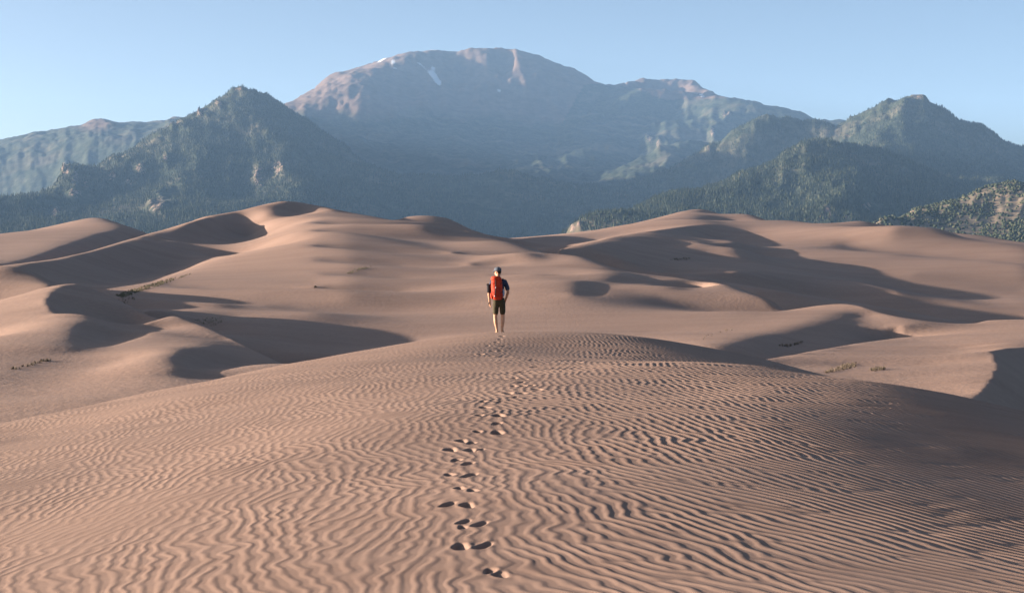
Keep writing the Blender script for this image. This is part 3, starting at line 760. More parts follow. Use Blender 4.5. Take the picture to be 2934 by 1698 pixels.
alp = np.clip((Zt - 0.079 * 10500 - 120 * fbm(Zt.shape, (60, 30), 4, 0.6, 41)) / 110, 0, 1)
alp = alp * (1 - inside(Z6((1880, 345), (2000, 338), (2240, 372), (2430, 446)) + Z7((60, 326), (200, 324), (420, 314), (500, 318), (700, 360), (1000, 440), (1330, 490), (1330, 1200), (-800, 1200), (-800, 520))))
alp = np.maximum(alp, np.clip(1.4 - np.hypot((PX - 275) / 60, (PY - 350) / 26), 0, 1) * (Yt > 7500))

g = NG('mountain_ground')
p = g.pos()
n1 = g.noise(0.012, 6, 0.65, p); n2 = g.noise(0.05, 4, 0.7, p); n3 = g.noise(0.003, 4, 0.6, p)
forest = g.mix(g.ramp(n1, [(0.35, 0.0), (0.65, 1.0)]), (0.026, 0.036, 0.024), (0.062, 0.068, 0.046))
forest = g.mix(g.ramp(n2, [(0.42, 0.0), (0.60, 1.0)]), g.mix(1.0, forest, (0.55, 0.6, 0.5), 'MULTIPLY'), forest)
forest = g.mix(g.ramp(n3, [(0.50, 0.0), (0.75, 0.7)]), forest, (0.13, 0.11, 0.08))
rockc = g.mix(g.ramp(n2, [(0.3, 0.0), (0.7, 1.0)]), (0.12, 0.085, 0.068), (0.27, 0.195, 0.155))
alpine = g.mix(g.ramp(n1, [(0.3, 0.0), (0.7, 1.0)]), (0.085, 0.058, 0.045), (0.15, 0.105, 0.082))
nr = g.noise(1.0, 5, 0.7, g.pos((0.10, 0.05, 0.035)))
rk = g.math('ADD', g.math('MULTIPLY', g.attr('rock'), 0.36), g.math('MULTIPLY', nr, 1.0))
rk = g.ramp(rk, [(0.82, 0.0), (0.90, 1.0)])
c = g.mix(g.attr('dry'), forest, g.mix(g.ramp(n2, [(0.35, 0.0), (0.65, 1.0)]), (0.20, 0.15, 0.11), (0.12, 0.105, 0.07)))
c = g.mix(g.attr('alpine'), c, alpine)
c = g.mix(rk, c, rockc)
c = g.mix(g.ramp(g.attr('snow'), [(0.35, 0.0), (0.65, 1.0)]), c, (0.55, 0.57, 0.60))
g.l(c, g.b.inputs['Base Color'])
g.b.inputs['Roughness'].default_value = 0.95
g.b.inputs['Specular IOR Level'].default_value = 0.05
M_mount = g.m
o = grid_mesh('mountains', Xt, Yt, Zt, M_mount, attrs={'snow': snow, 'rock': rock, 'alpine': alp, 'dry': dry})
o['kind'] = 'structure'


# ------------------------------------------------------------------ woods on the foothills, too many to count
def scatter_mesh(name, P, size, shape, mat, seed):
    """one mesh of small plants: P base points (n,3), size (n,), shape = (verts, faces) of one plant"""
    r = np.random.default_rng(seed)
    V, Fc = shape
    n, k = len(P), len(V)
    a = r.uniform(0, 2 * np.pi, n); c, s_ = np.cos(a), np.sin(a)
    B = V[None] * (1 + r.uniform(-0.25, 0.25, (n, k, 3)))
    B = np.stack([B[..., 0] * c[:, None] - B[..., 1] * s_[:, None], B[..., 0] * s_[:, None] + B[..., 1] * c[:, None], B[..., 2]], -1) * size[:, None, None]
    co = (B + P[:, None, :]).reshape(-1, 3)
    idx = (np.arange(n)[:, None, None] * k + Fc[None]).reshape(-1, 3).astype(np.int32)
    me = bpy.data.meshes.new(name)
    me.vertices.add(len(co)); me.vertices.foreach_set('co', co.astype(np.float32).ravel())
    me.loops.add(idx.size); me.loops.foreach_set('vertex_index', idx.ravel())
    me.polygons.add(len(idx)); me.polygons.foreach_set('loop_start', np.arange(0, idx.size, 3, dtype=np.int32))
    me.polygons.foreach_set('loop_total', np.full(len(idx), 3, dtype=np.int32))
    at = me.attributes.new('tone', 'FLOAT', 'POINT')
    at.data.foreach_set('value', np.repeat(r.uniform(0, 1, n), k).astype(np.float32))
    me.update(); me.materials.append(mat)
    o = bpy.data.objects.new(name, me); COL.objects.link(o)
    return o
def cone_shape(n=5, rad=0.22):
    V = [(rad * math.cos(2 * math.pi * i / n), rad * math.sin(2 * math.pi * i / n), -0.05) for i in range(n)] + [(0, 0, 1.0)]
    return np.array(V), np.array([(i, (i + 1) % n, n) for i in range(n)])
def bush_shape():
    V = [(0, 0, 0.75)]
    for z, r, m in ((0.52, 0.42, 6), (0.10, 0.50, 6), (-0.15, 0.30, 6)):
        V += [(r * math.cos(2 * math.pi * (i + z) / m), r * math.sin(2 * math.pi * (i + z) / m), z) for i in range(m)]
    Fc = [(0, 1 + i, 1 + (i + 1) % 6) for i in range(6)]
    for q in (1, 7):
        for i in range(6):
            a, b, c, d = q + i, q + (i + 1) % 6, q + 6 + i, q + 6 + (i + 1) % 6
            Fc += [(a, c, b), (b, c, d)]
    return np.array(V), np.array(Fc)
g = NG('needles')
t_ = g.attr('tone')
g.l(g.ramp(t_, [(0.0, (0.014, 0.022, 0.014)), (0.6, (0.032, 0.043, 0.025)), (1.0, (0.060, 0.066, 0.040))]), g.b.inputs['Base Color'])
g.b.inputs['Roughness'].default_value = 0.9; g.b.inputs['Specular IOR Level'].default_value = 0.1
M_tree = g.m
g = NG('scrub_leaves')
g.l(g.ramp(g.attr('tone'), [(0.0, (0.020, 0.028, 0.016)), (0.7, (0.042, 0.050, 0.027)), (1.0, (0.07, 0.07, 0.042))]), g.b.inputs['Base Color'])
g.b.inputs['Roughness'].default_value = 0.9; g.b.inputs['Specular IOR Level'].default_value = 0.1
M_scrub = g.m
def place_on_range(n, ymin, ymax, seed, keep):
    r = np.random.default_rng(seed)
    fj = np.where((Yt[:, 0] > ymin) & (Yt[:, 0] < ymax))[0]
    j = r.uniform(fj[0], fj[-1], n); i = r.uniform(1, nut - 3, n)
    j0 = j.astype(int); i0 = i.astype(int); fj_ = j - j0; fi = i - i0
    def bl(A): return (A[j0, i0] * (1 - fi) + A[j0, i0 + 1] * fi) * (1 - fj_) + (A[j0 + 1, i0] * (1 - fi) + A[j0 + 1, i0 + 1] * fi) * fj_
    P = np.stack([bl(Xt), bl(Yt), bl(Zt)], 1)
    # only what could be seen: in front of the ridges, and not on bare rock
    vis = np.maximum.accumulate(Wn, 0)[j0, i0] < bl(Wn) + 0.004
    ok = keep(j0, i0, r, P) & vis & (np.abs(P[:, 0] / P[:, 1]) < 0.44)
    return P[ok], r
P1, r_ = place_on_range(230000, 3100, 7200, 61, lambda j, i, r, P: (r.uniform(0, 1, len(j)) > 0.25 + 0.45 * rock[j, i] + 0.55 * (fbm(PX.shape, (60, 30), 4, 0.6, 71)[j, i] > 0.12)) & (Wt[j, i] > 0.006))
o = scatter_mesh('forest', P1, r_.uniform(6, 13, len(P1)), cone_shape(), M_tree, 62); o['kind'] = 'stuff'
P2, r_ = place_on_range(60000, 2050, 3100, 63, lambda j, i, r, P: (r.uniform(0, 1, len(j)) > 0.3 + 0.5 * (fbm(PX.shape, (30, 20), 4, 0.6, 72)[j, i] > 0.1)) & (Wt[j, i] > 0.004))
o = scatter_mesh('scrub', P2, r_.uniform(3.0, 6.5, len(P2)), bush_shape(), M_scrub, 64); o['kind'] = 'stuff'

# ground to the horizon, under and beyond everything
bm = bmesh.new()
bmesh.ops.create_grid(bm, x_segments=24, y_segments=24, size=6600)
me = bpy.data.meshes.new('ground'); bm.to_mesh(me); bm.free()
me.materials.append(M_mount)
o = bpy.data.objects.new('ground', me); o.location = (0, 6300, -60); o.scale = (1, 1.15, 1); COL.objects.link(o)
o['kind'] = 'structure'


# ------------------------------------------------------------------ things: helpers
def shade_smooth(me):
    me.polygons.foreach_set('use_smooth', np.ones(len(me.polygons), bool))
def link_mesh(name, me, mat, parent=None, smooth=True):
    if smooth: shade_smooth(me)
    me.materials.append(mat)
    o = bpy.data.objects.new(name, me); COL.objects.link(o)
    if parent: o.parent = parent
    return o
def bm_obj(name, bm, mat, parent=None, smooth=True):
    bmesh.ops.recalc_face_normals(bm, faces=bm.faces)
    me = bpy.data.meshes.new(name); bm.to_mesh(me); bm.free()
    return link_mesh(name, me, mat, parent, smooth)
def baked(name, verts, edges, radii, mat, parent=None, root=0, levels=2):
    """grow a smooth body over a skeleton and keep the finished mesh"""
    me = bpy.data.meshes.new(name + '_bones'); me.from_pydata(verts, edges, [])
    t = bpy.data.objects.new(name + '_bones', me); COL.objects.link(t)
    sk = t.modifiers.new('skin', 'SKIN'); sk.use_smooth_shade = True
    for i, r in enumerate(radii):
        d = me.skin_vertices[0].data[i]
        d.radius = (r, r) if isinstance(r, (int, float)) else r
        d.use_root = (i == root)
    sb = t.modifiers.new('sub', 'SUBSURF'); sb.levels = levels; sb.render_levels = levels
    dg = bpy.context.evaluated_depsgraph_get(); dg.update()
    out = bpy.data.meshes.new_from_object(t.evaluated_get(dg))
    out.name = name
    bpy.data.objects.remove(t); bpy.data.meshes.remove(me)
    out.materials.clear()
    return link_mesh(name, out, mat, parent)
def loft(rings, closed=True):
    """skin through rings of equal point count"""
    bm = bmesh.new(); R = []
    for ring in rings: R.append([bm.verts.new(p) for p in ring])
    n = len(rings[0])
    for a_, b_ in zip(R, R[1:]):
        for i in range(n): bm.faces.new((a_[i], a_[(i + 1) % n], b_[(i + 1) % n], b_[i]))
    if closed: bm.faces.new(R[0][::-1]); bm.faces.new(R[-1])
    return bm
def tube(pts, r, n=8, flat=1.0):
    """flat or round strap along points; flat < 1 thins it along the local normal"""
    P = [Vector(p) for p in pts]; rings = []
    up0 = Vector((0, 1, 0))
    for i, p in enumerate(P):
        d = (P[min(i + 1, len(P) - 1)] - P[max(i - 1, 0)]).normalized()
        s1 = d.cross(up0)
        if s1.length < 1e-3: s1 = d.cross(Vector((1, 0, 0)))
        s1.normalize(); s2 = s1.cross(d).normalized()
        rr = r[i] if isinstance(r, (list, tuple)) else r
        rings.append([p + s1 * (rr * math.cos(2 * math.pi * k / n)) + s2 * (rr * flat * math.sin(2 * math.pi * k / n)) for k in range(n)])
    return loft(rings)
def superring(cx, cy, z, a, b, n=20, e=0.75):
    o = []
    for k in range(n):
        t = 2 * math.pi * k / n; c, s_ = math.cos(t), math.sin(t)
        o.append((cx + a * math.copysign(abs(c) ** e, c), cy + b * math.copysign(abs(s_) ** e, s_), z))
    return o
def ellipsoid(c, r, n=14, m=8):
    rings = []
    for j in range(m + 1):
        t = math.pi * (j + 0.02) / (m + 0.04) - math.pi / 2
        rings.append([(c[0] + r[0] * math.cos(t) * math.cos(2 * math.pi * i / n), c[1] + r[1] * math.cos(t) * math.sin(2 * math.pi * i / n), c[2] + r[2] * math.sin(t)) for i in range(n)])
    return loft(rings)
def cloth(name, col, var=0.15, scale=40.0, rough=0.85):
    g = NG(name); p = g.n('ShaderNodeTexCoord').outputs['Object']
    nz = g.noise(scale, 4, 0.6, p); nf = g.noise(9.0, 3, 0.5, p)
    g.l(g.mix(nz, tuple(x * (1 - var) for x in col), tuple(min(1, x * (1 + var)) for x in col)), g.b.inputs['Base Color'])
    g.b.inputs['Roughness'].default_value = rough; g.b.inputs['Specular IOR Level'].default_value = 0.2
    g.bump(nf, 0.02, 0.7)
    return g.m
def tag(o, label, cat, group=None):
    o['label'] = label; o['category'] = cat
    if group: o['group'] = group
    return o
def empty(name, loc, rz=0.0):
    o = bpy.data.objects.new(name, None); o.empty_display_size = 0.2
    o.location = loc; o.rotation_euler = (0, 0, rz); COL.objects.link(o)
    return o

# ------------------------------------------------------------------ the hiker, seen from behind
HY = 40.2
u_h, _ = ray_uw(1430, 958)
def near_z(x, y): return float(nd.sample(np.array([x / y]), np.array([math.log(y)]), Wup)[0]) * y + 0.005
HX = u_h * HY
hp = (HX, HY, near_z(HX, HY))
K = 0.00164
def P_(px, py, d=0.0):
    """body point from its place on the close-up of the hiker: across, away from us, up"""
    return ((px - 565) * K, d, (1330 - py) * K)
skin = cloth('skin', (0.50, 0.27, 0.17), 0.06, 60, 0.6)
person = empty('person', hp)
tag(person, 'barefoot hiker in grey cap and olive shorts standing on the dune crest', 'person')
V, E, R = [], [], []
def bone(p, r, par=None):
    V.append(p); R.append(r)
    if par is not None: E.append((par, len(V) - 1))
    return len(V) - 1
pel = bone(P_(560, 775), (0.135, 0.10))
bel = bone(P_(560, 690), (0.125, 0.095), pel)
che = bone(P_(558, 560, 0.00), (0.155, 0.105), bel)
shl = bone(P_(555, 455, 0.00), (0.145, 0.085), che)
nek = bone(P_(552, 365, 0.005), (0.062, 0.060), shl)
nk2 = bone(P_(548, 325, 0.010), (0.056, 0.056), nek)
hd1 = bone(P_(540, 298, 0.025), (0.070, 0.078), nk2)
hd2 = bone(P_(542, 262, 0.020), (0.080, 0.092), hd1)
hd3 = bone(P_(546, 232, 0.012), (0.066, 0.078), hd2)
FD = Vector((-0.80, 0.60, 0))      # the way the face looks: to the left and away
def fc(f, s_, z):                  # head point: forward, to the side, up from the head's middle
    c = Vector(P_(542, 270, 0.020)); sd = Vector((0.60, 0.80, 0))
    return tuple(c + FD * f + sd * s_ + Vector((0, 0, z)))
chin = bone(fc(0.085, 0, -0.085), 0.030, hd1)
nose = bone(fc(0.108, 0, -0.010), 0.015, hd2)
for s_ in (-1, 1): bone(fc(-0.005, 0.085 * s_, -0.012), (0.010, 0.022), hd2)
def arm(side, el, wr, pts, curl):
    sh = bone(pts[0], 0.066, shl); ua = bone(pts[1], 0.050, sh)
    e = bone(el, 0.042, ua); fa = bone(tuple((Vector(el) * 0.6 + Vector(wr) * 0.4)), 0.041, e); w = bone(wr, 0.027, fa)
    d = (Vector(wr) - Vector(el)).normalized()
    pm = bone(tuple(Vector(wr) + d * 0.05), (0.036, 0.020), w)
    k = bone(tuple(Vector(wr) + d * 0.090), (0.040, 0.017), pm)
    ax = Vector((0.25 * side, 0.97, 0)).normalized()      # across the knuckles
    for q, ln in zip((-1.5, -0.5, 0.5, 1.5), (0.062, 0.074, 0.070, 0.054)):
        b0 = Vector(wr) + d * 0.100 + ax * (q * 0.019)
        b1 = bone(tuple(b0), 0.0095, k)
        b2 = bone(tuple(b0 + d * ln * 0.5 + Vector((-side * curl * 0.3, 0, 0)) * ln), 0.0088, b1)
        bone(tuple(b0 + d * ln * 0.85 + Vector((-side * curl, 0, 0.1)) * ln), 0.0078, b2)
    t0 = Vector(wr) + d * 0.035 + ax * 0.036
    t1 = bone(tuple(t0), 0.0115, pm)
    bone(tuple(t0 + d * 0.045 + ax * 0.016 + Vector((-side * 0.012, 0, 0))), 0.0095, t1)
arm(-1, P_(392, 640, -0.01), P_(402, 792, 0.05), (P_(442, 452, 0.0), P_(412, 545, -0.01)), 0.5)
arm(1, P_(722, 610, -0.04), P_(672, 772, 0.085), (P_(668, 448, 0.0), P_(702, 525, -0.02)), 0.5)
def leg(side, hip, knee, calf, ank, toe):
    h = bone(hip, (0.095, 0.100), pel); t = bone(tuple(Vector(hip) * 0.5 + Vector(knee) * 0.5), 0.078, h)
    k = bone(knee, 0.056, t); c = bone(calf, (0.057, 0.060), k); a2 = bone(tuple(Vector(calf) * 0.25 + Vector(ank) * 0.75), 0.036, c)
    a = bone(ank, (0.034, 0.038), a2)
    hl = bone((ank[0] - 0.12 * (toe[0] - ank[0]), ank[1] - 0.035, 0.030), 0.032, a)
    m1 = bone(tuple(Vector(ank) * 0.5 + Vector(toe) * 0.5 - Vector((0, 0, 0.032))), (0.038, 0.028), a)
    bl_ = bone((toe[0], toe[1], 0.022), (0.044, 0.020), m1)
    d = (Vector((toe[0], toe[1], 0)) - Vector((ank[0], ank[1], 0))).normalized(); ax = Vector((-d.y, d.x, 0))
    for q in range(5):
        b0 = Vector((toe[0], toe[1], 0.016)) + ax * ((q - 2) * 0.017) * side + d * 0.030
        bone(tuple(b0 + d * (0.020 + 0.006 * (2 - q))), 0.011 if q == 0 else 0.0085, bl_)
leg(-1, P_(512, 800, 0.0), P_(500, 1045, 0.02), P_(506, 1135, -0.015), P_(532, 1285, 0.0), (P_(520, 1318)[0], 0.15, 0.03))
leg(1, P_(618, 800, 0.0), P_(630, 1040, 0.03), P_(628, 1130, 0.0), P_(612, 1280, 0.01), (P_(665, 1310)[0], 0.11, 0.03))
body = baked('body', V, E, R, skin, person, root=pel)
# clothes
shirt_m = cloth('shirt_cloth', (0.035, 0.042, 0.075), 0.25)
baked('t_shirt', [P_(560, 790), P_(560, 690), P_(558, 560, 0), P_(555, 455, 0), P_(553, 392, 0.003), P_(442, 450, 0), P_(410, 552, -0.01), P_(398, 622, -0.01), P_(668, 446, 0), P_(704, 530, -0.02), P_(719, 602, -0.035)],
      [(0, 1), (1, 2), (2, 3), (3, 4), (3, 5), (5, 6), (6, 7), (3, 8), (8, 9), (9, 10)],
      [(0.136, 0.110), (0.140, 0.112), (0.168, 0.122), (0.160, 0.104), (0.078, 0.074), 0.082, 0.070, 0.068, 0.084, 0.072, 0.070], shirt_m, person, root=2)
short_m = cloth('shorts_cloth', (0.050, 0.042, 0.024), 0.2)
baked('shorts', [P_(560, 690), P_(560, 785), P_(512, 815, 0), P_(506, 930, 0.012), P_(502, 1030, 0.018), P_(618, 815, 0), P_(625, 930, 0.015), P_(628, 1025, 0.025)],
      [(0, 1), (1, 2), (2, 3), (3, 4), (1, 5), (5, 6), (6, 7)],
      [(0.142, 0.115), (0.152, 0.122), (0.108, 0.118), 0.092, 0.078, (0.108, 0.118), 0.092, 0.078], short_m, person, root=1)
cap_m = cloth('cap_cloth', (0.075, 0.088, 0.11), 0.2)
rings = []
for z, k_ in ((-0.006, 1.0), (0.03, 1.01), (0.06, 0.93), (0.085, 0.76), (0.103, 0.50), (0.112, 0.18)):
    rings.append([tuple(Vector(fc(0, 0, z + 0.028)) + FD * (0.112 * k_ * math.cos(t)) + Vector((0.60, 0.80, 0)) * (0.094 * k_ * math.sin(t))) for t in [2 * math.pi * i / 20 for i in range(20)]])
cap = bm_obj('cap', loft(rings), cap_m, person)
rings = []
for f, w, z in ((0.085, 0.070, 0.030), (0.125, 0.074, 0.026), (0.160, 0.060, 0.014), (0.178, 0.030, 0.006)):
    up_ = [fc(f - 0.03 * abs(q) ** 2, q * w, z + 0.006 - 0.016 * q * q) for q in (-1, -.6, -.2, .2, .6, 1)]
    dn_ = [fc(f - 0.03 * abs(q) ** 2, q * w, z - 0.003 - 0.016 * q * q) for q in (1, .6, .2, -.2, -.6, -1)]
    rings.append(up_ + dn_)
bm_obj('brim', loft(rings), cap_m, cap)
hair_m = cloth('hair_strands', (0.035, 0.025, 0.018), 0.3, 120)
rings = []
for z, k_ in ((-0.055, 0.62), (-0.035, 0.92), (0.0, 1.02), (0.035, 1.02)):
    rings.append([tuple(Vector(fc(-0.012, 0, z)) + FD * (0.096 * k_ * math.cos(t)) + Vector((0.60, 0.80, 0)) * (0.084 * k_ * math.sin(t))) for t in [math.radians(75 + 210 * i / 15) for i in range(16)]]
                 + [tuple(Vector(fc(-0.012, 0, z)) + FD * (0.080 * k_ * math.cos(t)) + Vector((0.60, 0.80, 0)) * (0.070 * k_ * math.sin(t))) for t in [math.radians(285 - 210 * i / 15) for i in range(16)]])
bm_obj('hair', loft(rings), hair_m, person)
glass_m = flat_mat('dark_lens', (0.01, 0.01, 0.012), 0.15)
gl = bm_obj('sunglasses', tube([fc(0.0, -0.088, 0.008), fc(0.06, -0.082, 0.010), fc(0.092, -0.060, 0.010), fc(0.102, 0, 0.012), fc(0.092, 0.060, 0.010), fc(0.06, 0.082, 0.010), fc(0.0, 0.088, 0.008)], 0.005, 6), glass_m, person)
for q in (-1, 1): bm_obj('lens', ellipsoid(fc(0.094, 0.034 * q, 0.000), (0.022, 0.022, 0.019), 10, 6), glass_m, gl)
bm_obj('mouth', ellipsoid(fc(0.098, 0, -0.052), (0.016, 0.016, 0.006), 8, 5), flat_mat('lips', (0.40, 0.16, 0.12), 0.5), person)

# -- backpack
orange = cloth('pack_cloth', (0.42, 0.035, 0.010), 0.12, 25, 0.7)
darkred = cloth('pack_side_cloth', (0.30, 0.024, 0.010), 0.15, 25, 0.7)
web = flat_mat('black_webbing', (0.018, 0.018, 0.022), 0.7)
pale = flat_mat('pale_buckle', (0.65, 0.65, 0.66), 0.4)
pack = empty('backpack', hp)
tag(pack, 'tall orange red backpack with black straps worn on the hiker', 'backpack')
CY = -0.205
rings = []
for (py, cx, a_, b_) in ((748, 540, 0.090, 0.060), (742, 538, 0.115, 0.085), (715, 535, 0.128, 0.102), (650, 530, 0.150, 0.115), (560, 528, 0.158, 0.122), (470, 526, 0.158, 0.118), (420, 524, 0.150, 0.108), (398, 523, 0.135, 0.095), (390, 523, 0.10, 0.07)):
    x, _, z = P_(cx, py); rings.append(superring(x, CY - 0.01, z, a_, b_, 24, 0.8))
main = bm_obj('main_pack', loft(rings), orange, pack)
rings = []
for (py, cx, a_, b_) in ((412, 520, 0.13, 0.10), (404, 520, 0.150, 0.120), (380, 518, 0.150, 0.122), (358, 516, 0.130, 0.105), (345, 516, 0.095, 0.075), (340, 516, 0.05, 0.04)):
    x, _, z = P_(cx, py); rings.append(superring(x, CY + 0.005, z, a_, b_, 24, 0.8))
lid = bm_obj('lid', loft(rings), orange, pack)
bm_obj('lid_buckle', ellipsoid((P_(505, 402)[0], CY - 0.122, P_(505, 402)[2]), (0.014, 0.010, 0.018), 8, 5), web, lid)
for px, sgn in ((446, -1), (606, 1)):      # side pockets
    rings = []
    for (py, a_, b_) in ((735, 0.020, 0.050), (725, 0.030, 0.070), (680, 0.034, 0.085), (640, 0.030, 0.085), (632, 0.024, 0.075)):
        x, _, z = P_(px + sgn * (8 if py < 700 else 0), py); rings.append(superring(x, CY + 0.01, z, a_, b_, 16, 0.8))
    bm_obj('side_pocket', loft(rings), darkred if sgn > 0 else orange, pack)
rings = []                                  # front stretch pocket, slightly proud of the main pack
for (py, a_, b_) in ((700, 0.085, 0.030), (690, 0.100, 0.045), (600, 0.108, 0.055), (540, 0.104, 0.050), (530, 0.09, 0.035)):
    x, _, z = P_(530, py); rings.append(superring(x, CY - 0.092, z, a_, b_, 20, 0.8))
bm_obj('front_pocket', loft(rings), darkred, pack)
bm_obj('daisy_chain', tube([(P_(512, 420)[0], CY - 0.130, P_(512, 420)[2]), (P_(508, 500)[0], CY - 0.139, P_(508, 500)[2]), (P_(508, 560)[0], CY - 0.158, P_(508, 560)[2]), (P_(498, 640)[0], CY - 0.158, P_(498, 640)[2]), (P_(492, 700)[0], CY - 0.138, P_(492, 700)[2])], 0.010, 6, 0.4), web, pack)
for py in (535, 680):
    bm_obj('buckle', ellipsoid((P_(508 if py < 600 else 492, py)[0], CY - 0.166 if py < 600 else CY - 0.150, P_(508, py)[2]), (0.011, 0.007, 0.022), 8, 5), pale, pack)
for py in (455, 610):
    z = P_(0, py)[2]
    for sgn in (-1, 1):
        xc = P_(527, 0)[0]
        bm_obj('compression_strap', tube([(xc + sgn * 0.161, CY + 0.06, z + 0.01), (xc + sgn * 0.166, CY - 0.02, z), (xc + sgn * 0.148, CY - 0.085, z - 0.01), (xc + sgn * 0.10, CY - 0.125, z - 0.02)], 0.008, 6, 0.5), web, pack)
for sgn, px in ((-1, 465), (1, 625)):
    bm_obj('shoulder_strap', tube([P_(px, 405, -0.125), P_(px + sgn * 8, 392, -0.04), P_(px + sgn * 12, 400, 0.06), P_(px + sgn * 12, 470, 0.135), P_(px + sgn * 18, 600, 0.130), P_(px + sgn * 22, 660, 0.03), P_(px + sgn * 8, 690, -0.115)], 0.024, 8, 0.4), web, pack)
xc = P_(560, 0)[0]; z = P_(0, 728)[2]
bm_obj('hip_belt', tube([(xc - 0.10, -0.125, z), (xc - 0.155, -0.04, z - 0.005), (xc - 0.140, 0.06, z - 0.01), (xc - 0.06, 0.122, z - 0.012), (xc + 0.06, 0.122, z - 0.012), (xc + 0.140, 0.06, z - 0.01), (xc + 0.155, -0.04, z - 0.005), (xc + 0.10, -0.125, z)], 0.022, 8, 0.45), web, pack)
# -- water bottle in the side pocket
bot = empty('water_bottle', hp)
tag(bot, 'pale water bottle in the right side pocket of the orange backpack', 'bottle')
bx, by = P_(640, 0)[0], CY + 0.02
bm_obj('bottle_body', loft([superring(bx, by, P_(0, py)[2], r, r, 14, 1.0) for py, r in ((690, 0.018), (686, 0.026), (640, 0.027), (600, 0.027), (585, 0.020), (580, 0.013))]), flat_mat('pale_plastic', (0.28, 0.36, 0.50), 0.3), bot)
bm_obj('bottle_cap', loft([superring(bx, by, P_(0, py)[2], r, r, 12, 1.0) for py, r in ((582, 0.017), (566, 0.017), (562, 0.012))]), pale, bot)
# -- dark bundle at the left elbow
bag = empty('camera_bag', hp)
tag(bag, 'black padded camera bag hanging at the left upper arm of the hiker', 'bag')
cloth_b = cloth('bag_cloth', (0.012, 0.012, 0.016), 0.3)
rings = []
for (py, px, a_, b_) in ((634, 405, 0.045, 0.04), (625, 402, 0.062, 0.055), (580, 400, 0.070, 0.070), (530, 398, 0.070, 0.070), (500, 396, 0.060, 0.062), (488, 396, 0.045, 0.045)):
    x, _, zz = P_(px, py); rings.append(superring(x, -0.085, zz, a_, b_, 16, 0.8))
bm_obj('pouch', loft(rings), cloth_b, bag)
bm_obj('lens_barrel', ellipsoid(P_(372, 492, -0.085), (0.040, 0.042, 0.038), 14, 8), cloth_b, bag)
bm_obj('bag_strap', tube([P_(412, 490, -0.09), P_(425, 455, -0.05), P_(440, 415, 0.0), P_(455, 440, 0.09)], 0.010, 6, 0.5), web, bag)
bm_obj('dangling_strap', tube([P_(408, 630, -0.08), P_(418, 700, -0.06), P_(402, 775, -0.03), P_(378, 838, -0.02)], [0.008, 0.008, 0.009, 0.012], 6, 0.5), web, bag)

# ------------------------------------------------------------------ tufts of grass and scrub on the dunes
Mm = np.maximum.accumulate(Wm, 0)
def dune_hit(px, py):
    u, w = ray_uw(px, py)
    i = (u - md.u0) / (md.u1 - md.u0) * (num - 1); i0 = int(i)
    col = Mm[:, i0]
    j = int(np.searchsorted(col, w)); j = min(max(j, 1), nvm - 1)
    f = (w - Wm[j - 1, i0]) / max(1e-9, Wm[j, i0] - Wm[j - 1, i0]); f = min(max(f, 0), 1)
    v = md.v0 + (j - 1 + f) / (nvm - 1) * (md.v1 - md.v0)
    y = math.exp(v); return u * y, y, float(md.sample(np.array([u]), np.array([v]), Wm)[0]) * y
def grass_mat(name, dark, light):
    g = NG(name); p = g.pos()
    g.l(g.mix(g.noise(0.6, 3, 0.6, p), dark, light), g.b.inputs['Base Color'])
    g.b.inputs['Roughness'].default_value = 0.9; g.b.inputs['Specular IOR Level'].default_value = 0.1
    return g.m
G_GREEN = grass_mat('grass_blades', (0.10, 0.095, 0.05), (0.19, 0.165, 0.10))
G_DRY = grass_mat('dry_blades', (0.09, 0.072, 0.05), (0.17, 0.135, 0.10))
def patch(name, label, cat, quad, n, h, mat, seed, group=None):
    """clumps of blades scattered where the traced outline meets the sand"""
    r = np.random.default_rng(seed); Q = np.array([q[:2] for q in quad])
    lo, hi = Q.min(0), Q.max(0); bm = bmesh.new(); first = None; tries = 0; made = 0
    while made < n and tries < n * 12:
        tries += 1
        px, py = r.uniform(lo, hi); ins = False
        for i in range(len(Q)):
            (x0, y0), (x1, y1) = Q[i], Q[(i + 1) % len(Q)]
            if (y0 > py) != (y1 > py) and px < (x1 - x0) * (py - y0) / (y1 - y0) + x0: ins = not ins
        if not ins: continue
        x, y, z = dune_hit(px, py)
        if first is None: first = (x, y, z)
        if abs(y - first[1]) > 80: continue
        made += 1
        hh = h * r.uniform(0.6, 1.3)
        for b in range(9):
            a = r.uniform(0, 6.283); sp = r.uniform(0.1, 0.55) * hh; w = hh * 0.10
            bx_, by_ = x - first[0] + math.cos(a) * sp * 0.4, y - first[1] + math.sin(a) * sp * 0.4
            t = (bx_ + math.cos(a) * sp, by_ + math.sin(a) * sp, z - first[2] + hh * r.uniform(0.6, 1.0))
            c, s_ = -math.sin(a) * w, math.cos(a) * w
            vs_ = [bm.verts.new((bx_ - c, by_ - s_, z - first[2] - 0.05)), bm.verts.new((bx_ + c, by_ + s_, z - first[2] - 0.05)), bm.verts.new(t)]
            bm.faces.new(vs_)
    me = bpy.data.meshes.new(name); bm.to_mesh(me); bm.free(); me.materials.append(mat)
    o = bpy.data.objects.new(name, me); o.location = first; COL.objects.link(o)
    if label is None:
        o['kind'] = 'stuff'
        return o
    return tag(o, label, cat, group)
GP = 'grass patches scattered on the dunes'
patch('grass_patch', 'long strip of pale green grass along the edge of the big shaded hollow', 'grass patch', Z9((1350, 1035), (1560, 962), (1900, 865), (2060, 820), (2300, 765), (2060, 850), (1950, 895), (1700, 970), (1480, 1050)), 380, 0.34, G_GREEN, 81, GP)
patch('grass', None, None, Z9((1400, 1045), (1640, 1030), (1600, 1080), (1500, 1130), (1420, 1080)), 22, 0.24, G_DRY, 82)
patch('grass', None, None, Z3((225, 690), (270, 660), (350, 640), (400, 640), (330, 668), (260, 690)), 60, 0.30, G_GREEN, 83)
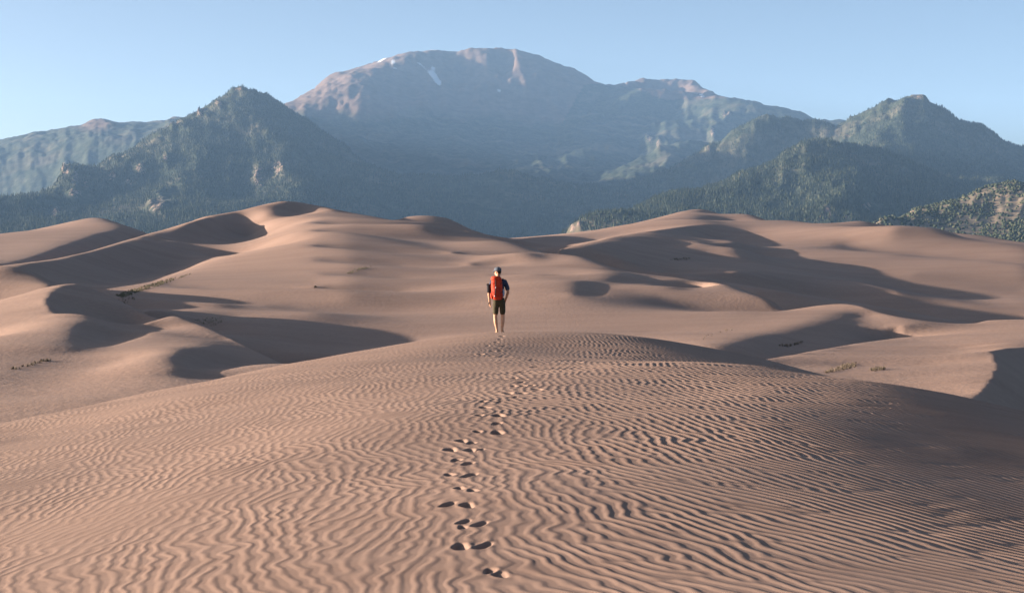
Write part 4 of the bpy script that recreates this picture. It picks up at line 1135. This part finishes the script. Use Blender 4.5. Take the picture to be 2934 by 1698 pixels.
patch('grass_patch', 'small dark tuft low down at the end of the thin grass streak', 'grass patch', Z3((-2, 785), (18, 778), (16, 786), (2, 790)), 10, 0.35, G_DRY, 84, GP)
patch('grass', None, None, Z10((85, 585), (110, 566), (160, 566), (260, 530), (330, 508), (450, 505), (330, 530), (200, 565), (130, 582)), 46, 0.22, G_DRY, 85)
patch('grass_patch', 'dark green scrub in the shaded valley behind the left front dune', 'grass patch', Z10((1540, 185), (1640, 172), (1800, 160), (1780, 205), (1700, 240)), 90, 0.16, G_GREEN, 86, GP)
patch('grass', None, None, Z11((1840, 668), (1900, 652), (2090, 642), (2080, 660), (1950, 668)), 44, 0.55, G_DRY, 87)
patch('grass', None, None, Z12((600, 105), (650, 92), (700, 100), (800, 70), (790, 92), (690, 115)), 60, 0.24, G_DRY, 88)
patch('grass_patch', 'wide streak of dry grass on the bright right dune', 'grass patch', Z12((945, 318), (1000, 285), (1110, 255), (1200, 238), (1200, 268), (1080, 300)), 90, 0.22, G_DRY, 89, GP)
patch('grass', None, None, Z12((1295, 290), (1340, 275), (1420, 278), (1410, 292), (1330, 300)), 40, 0.22, G_DRY, 90)
patch('grass', None, None, Z4((130, 990), (180, 965), (300, 928), (350, 928), (270, 950), (170, 985)), 16, 0.25, G_DRY, 91)

# ------------------------------------------------------------------ the air between here and the mountains
HAZE = True
if HAZE:
    bm = bmesh.new()
    bmesh.ops.create_cube(bm, size=1.0)
    me = bpy.data.meshes.new('haze'); bm.to_mesh(me); bm.free()
    o = bpy.data.objects.new('haze', me)
    x0, x1, y0, y1, z0, z1 = -6650, 6650, -1400, 14100, -61, 1500
    o.scale = (x1 - x0, y1 - y0, z1 - z0); o.location = ((x0 + x1) / 2, (y0 + y1) / 2, (z0 + z1) / 2)
    COL.objects.link(o); o['kind'] = 'stuff'
    m = bpy.data.materials.new('haze_air'); m.use_nodes = True
    t = m.node_tree; t.nodes.clear()
    out = t.nodes.new('ShaderNodeOutputMaterial'); pv = t.nodes.new('ShaderNodeVolumePrincipled')
    pv.inputs['Color'].default_value = (0.34, 0.60, 1.0, 1)
    pv.inputs['Density'].default_value = 3.3e-5
    pv.inputs['Anisotropy'].default_value = 0.0
    t.links.new(pv.outputs[0], out.inputs['Volume'])
    me.materials.append(m)
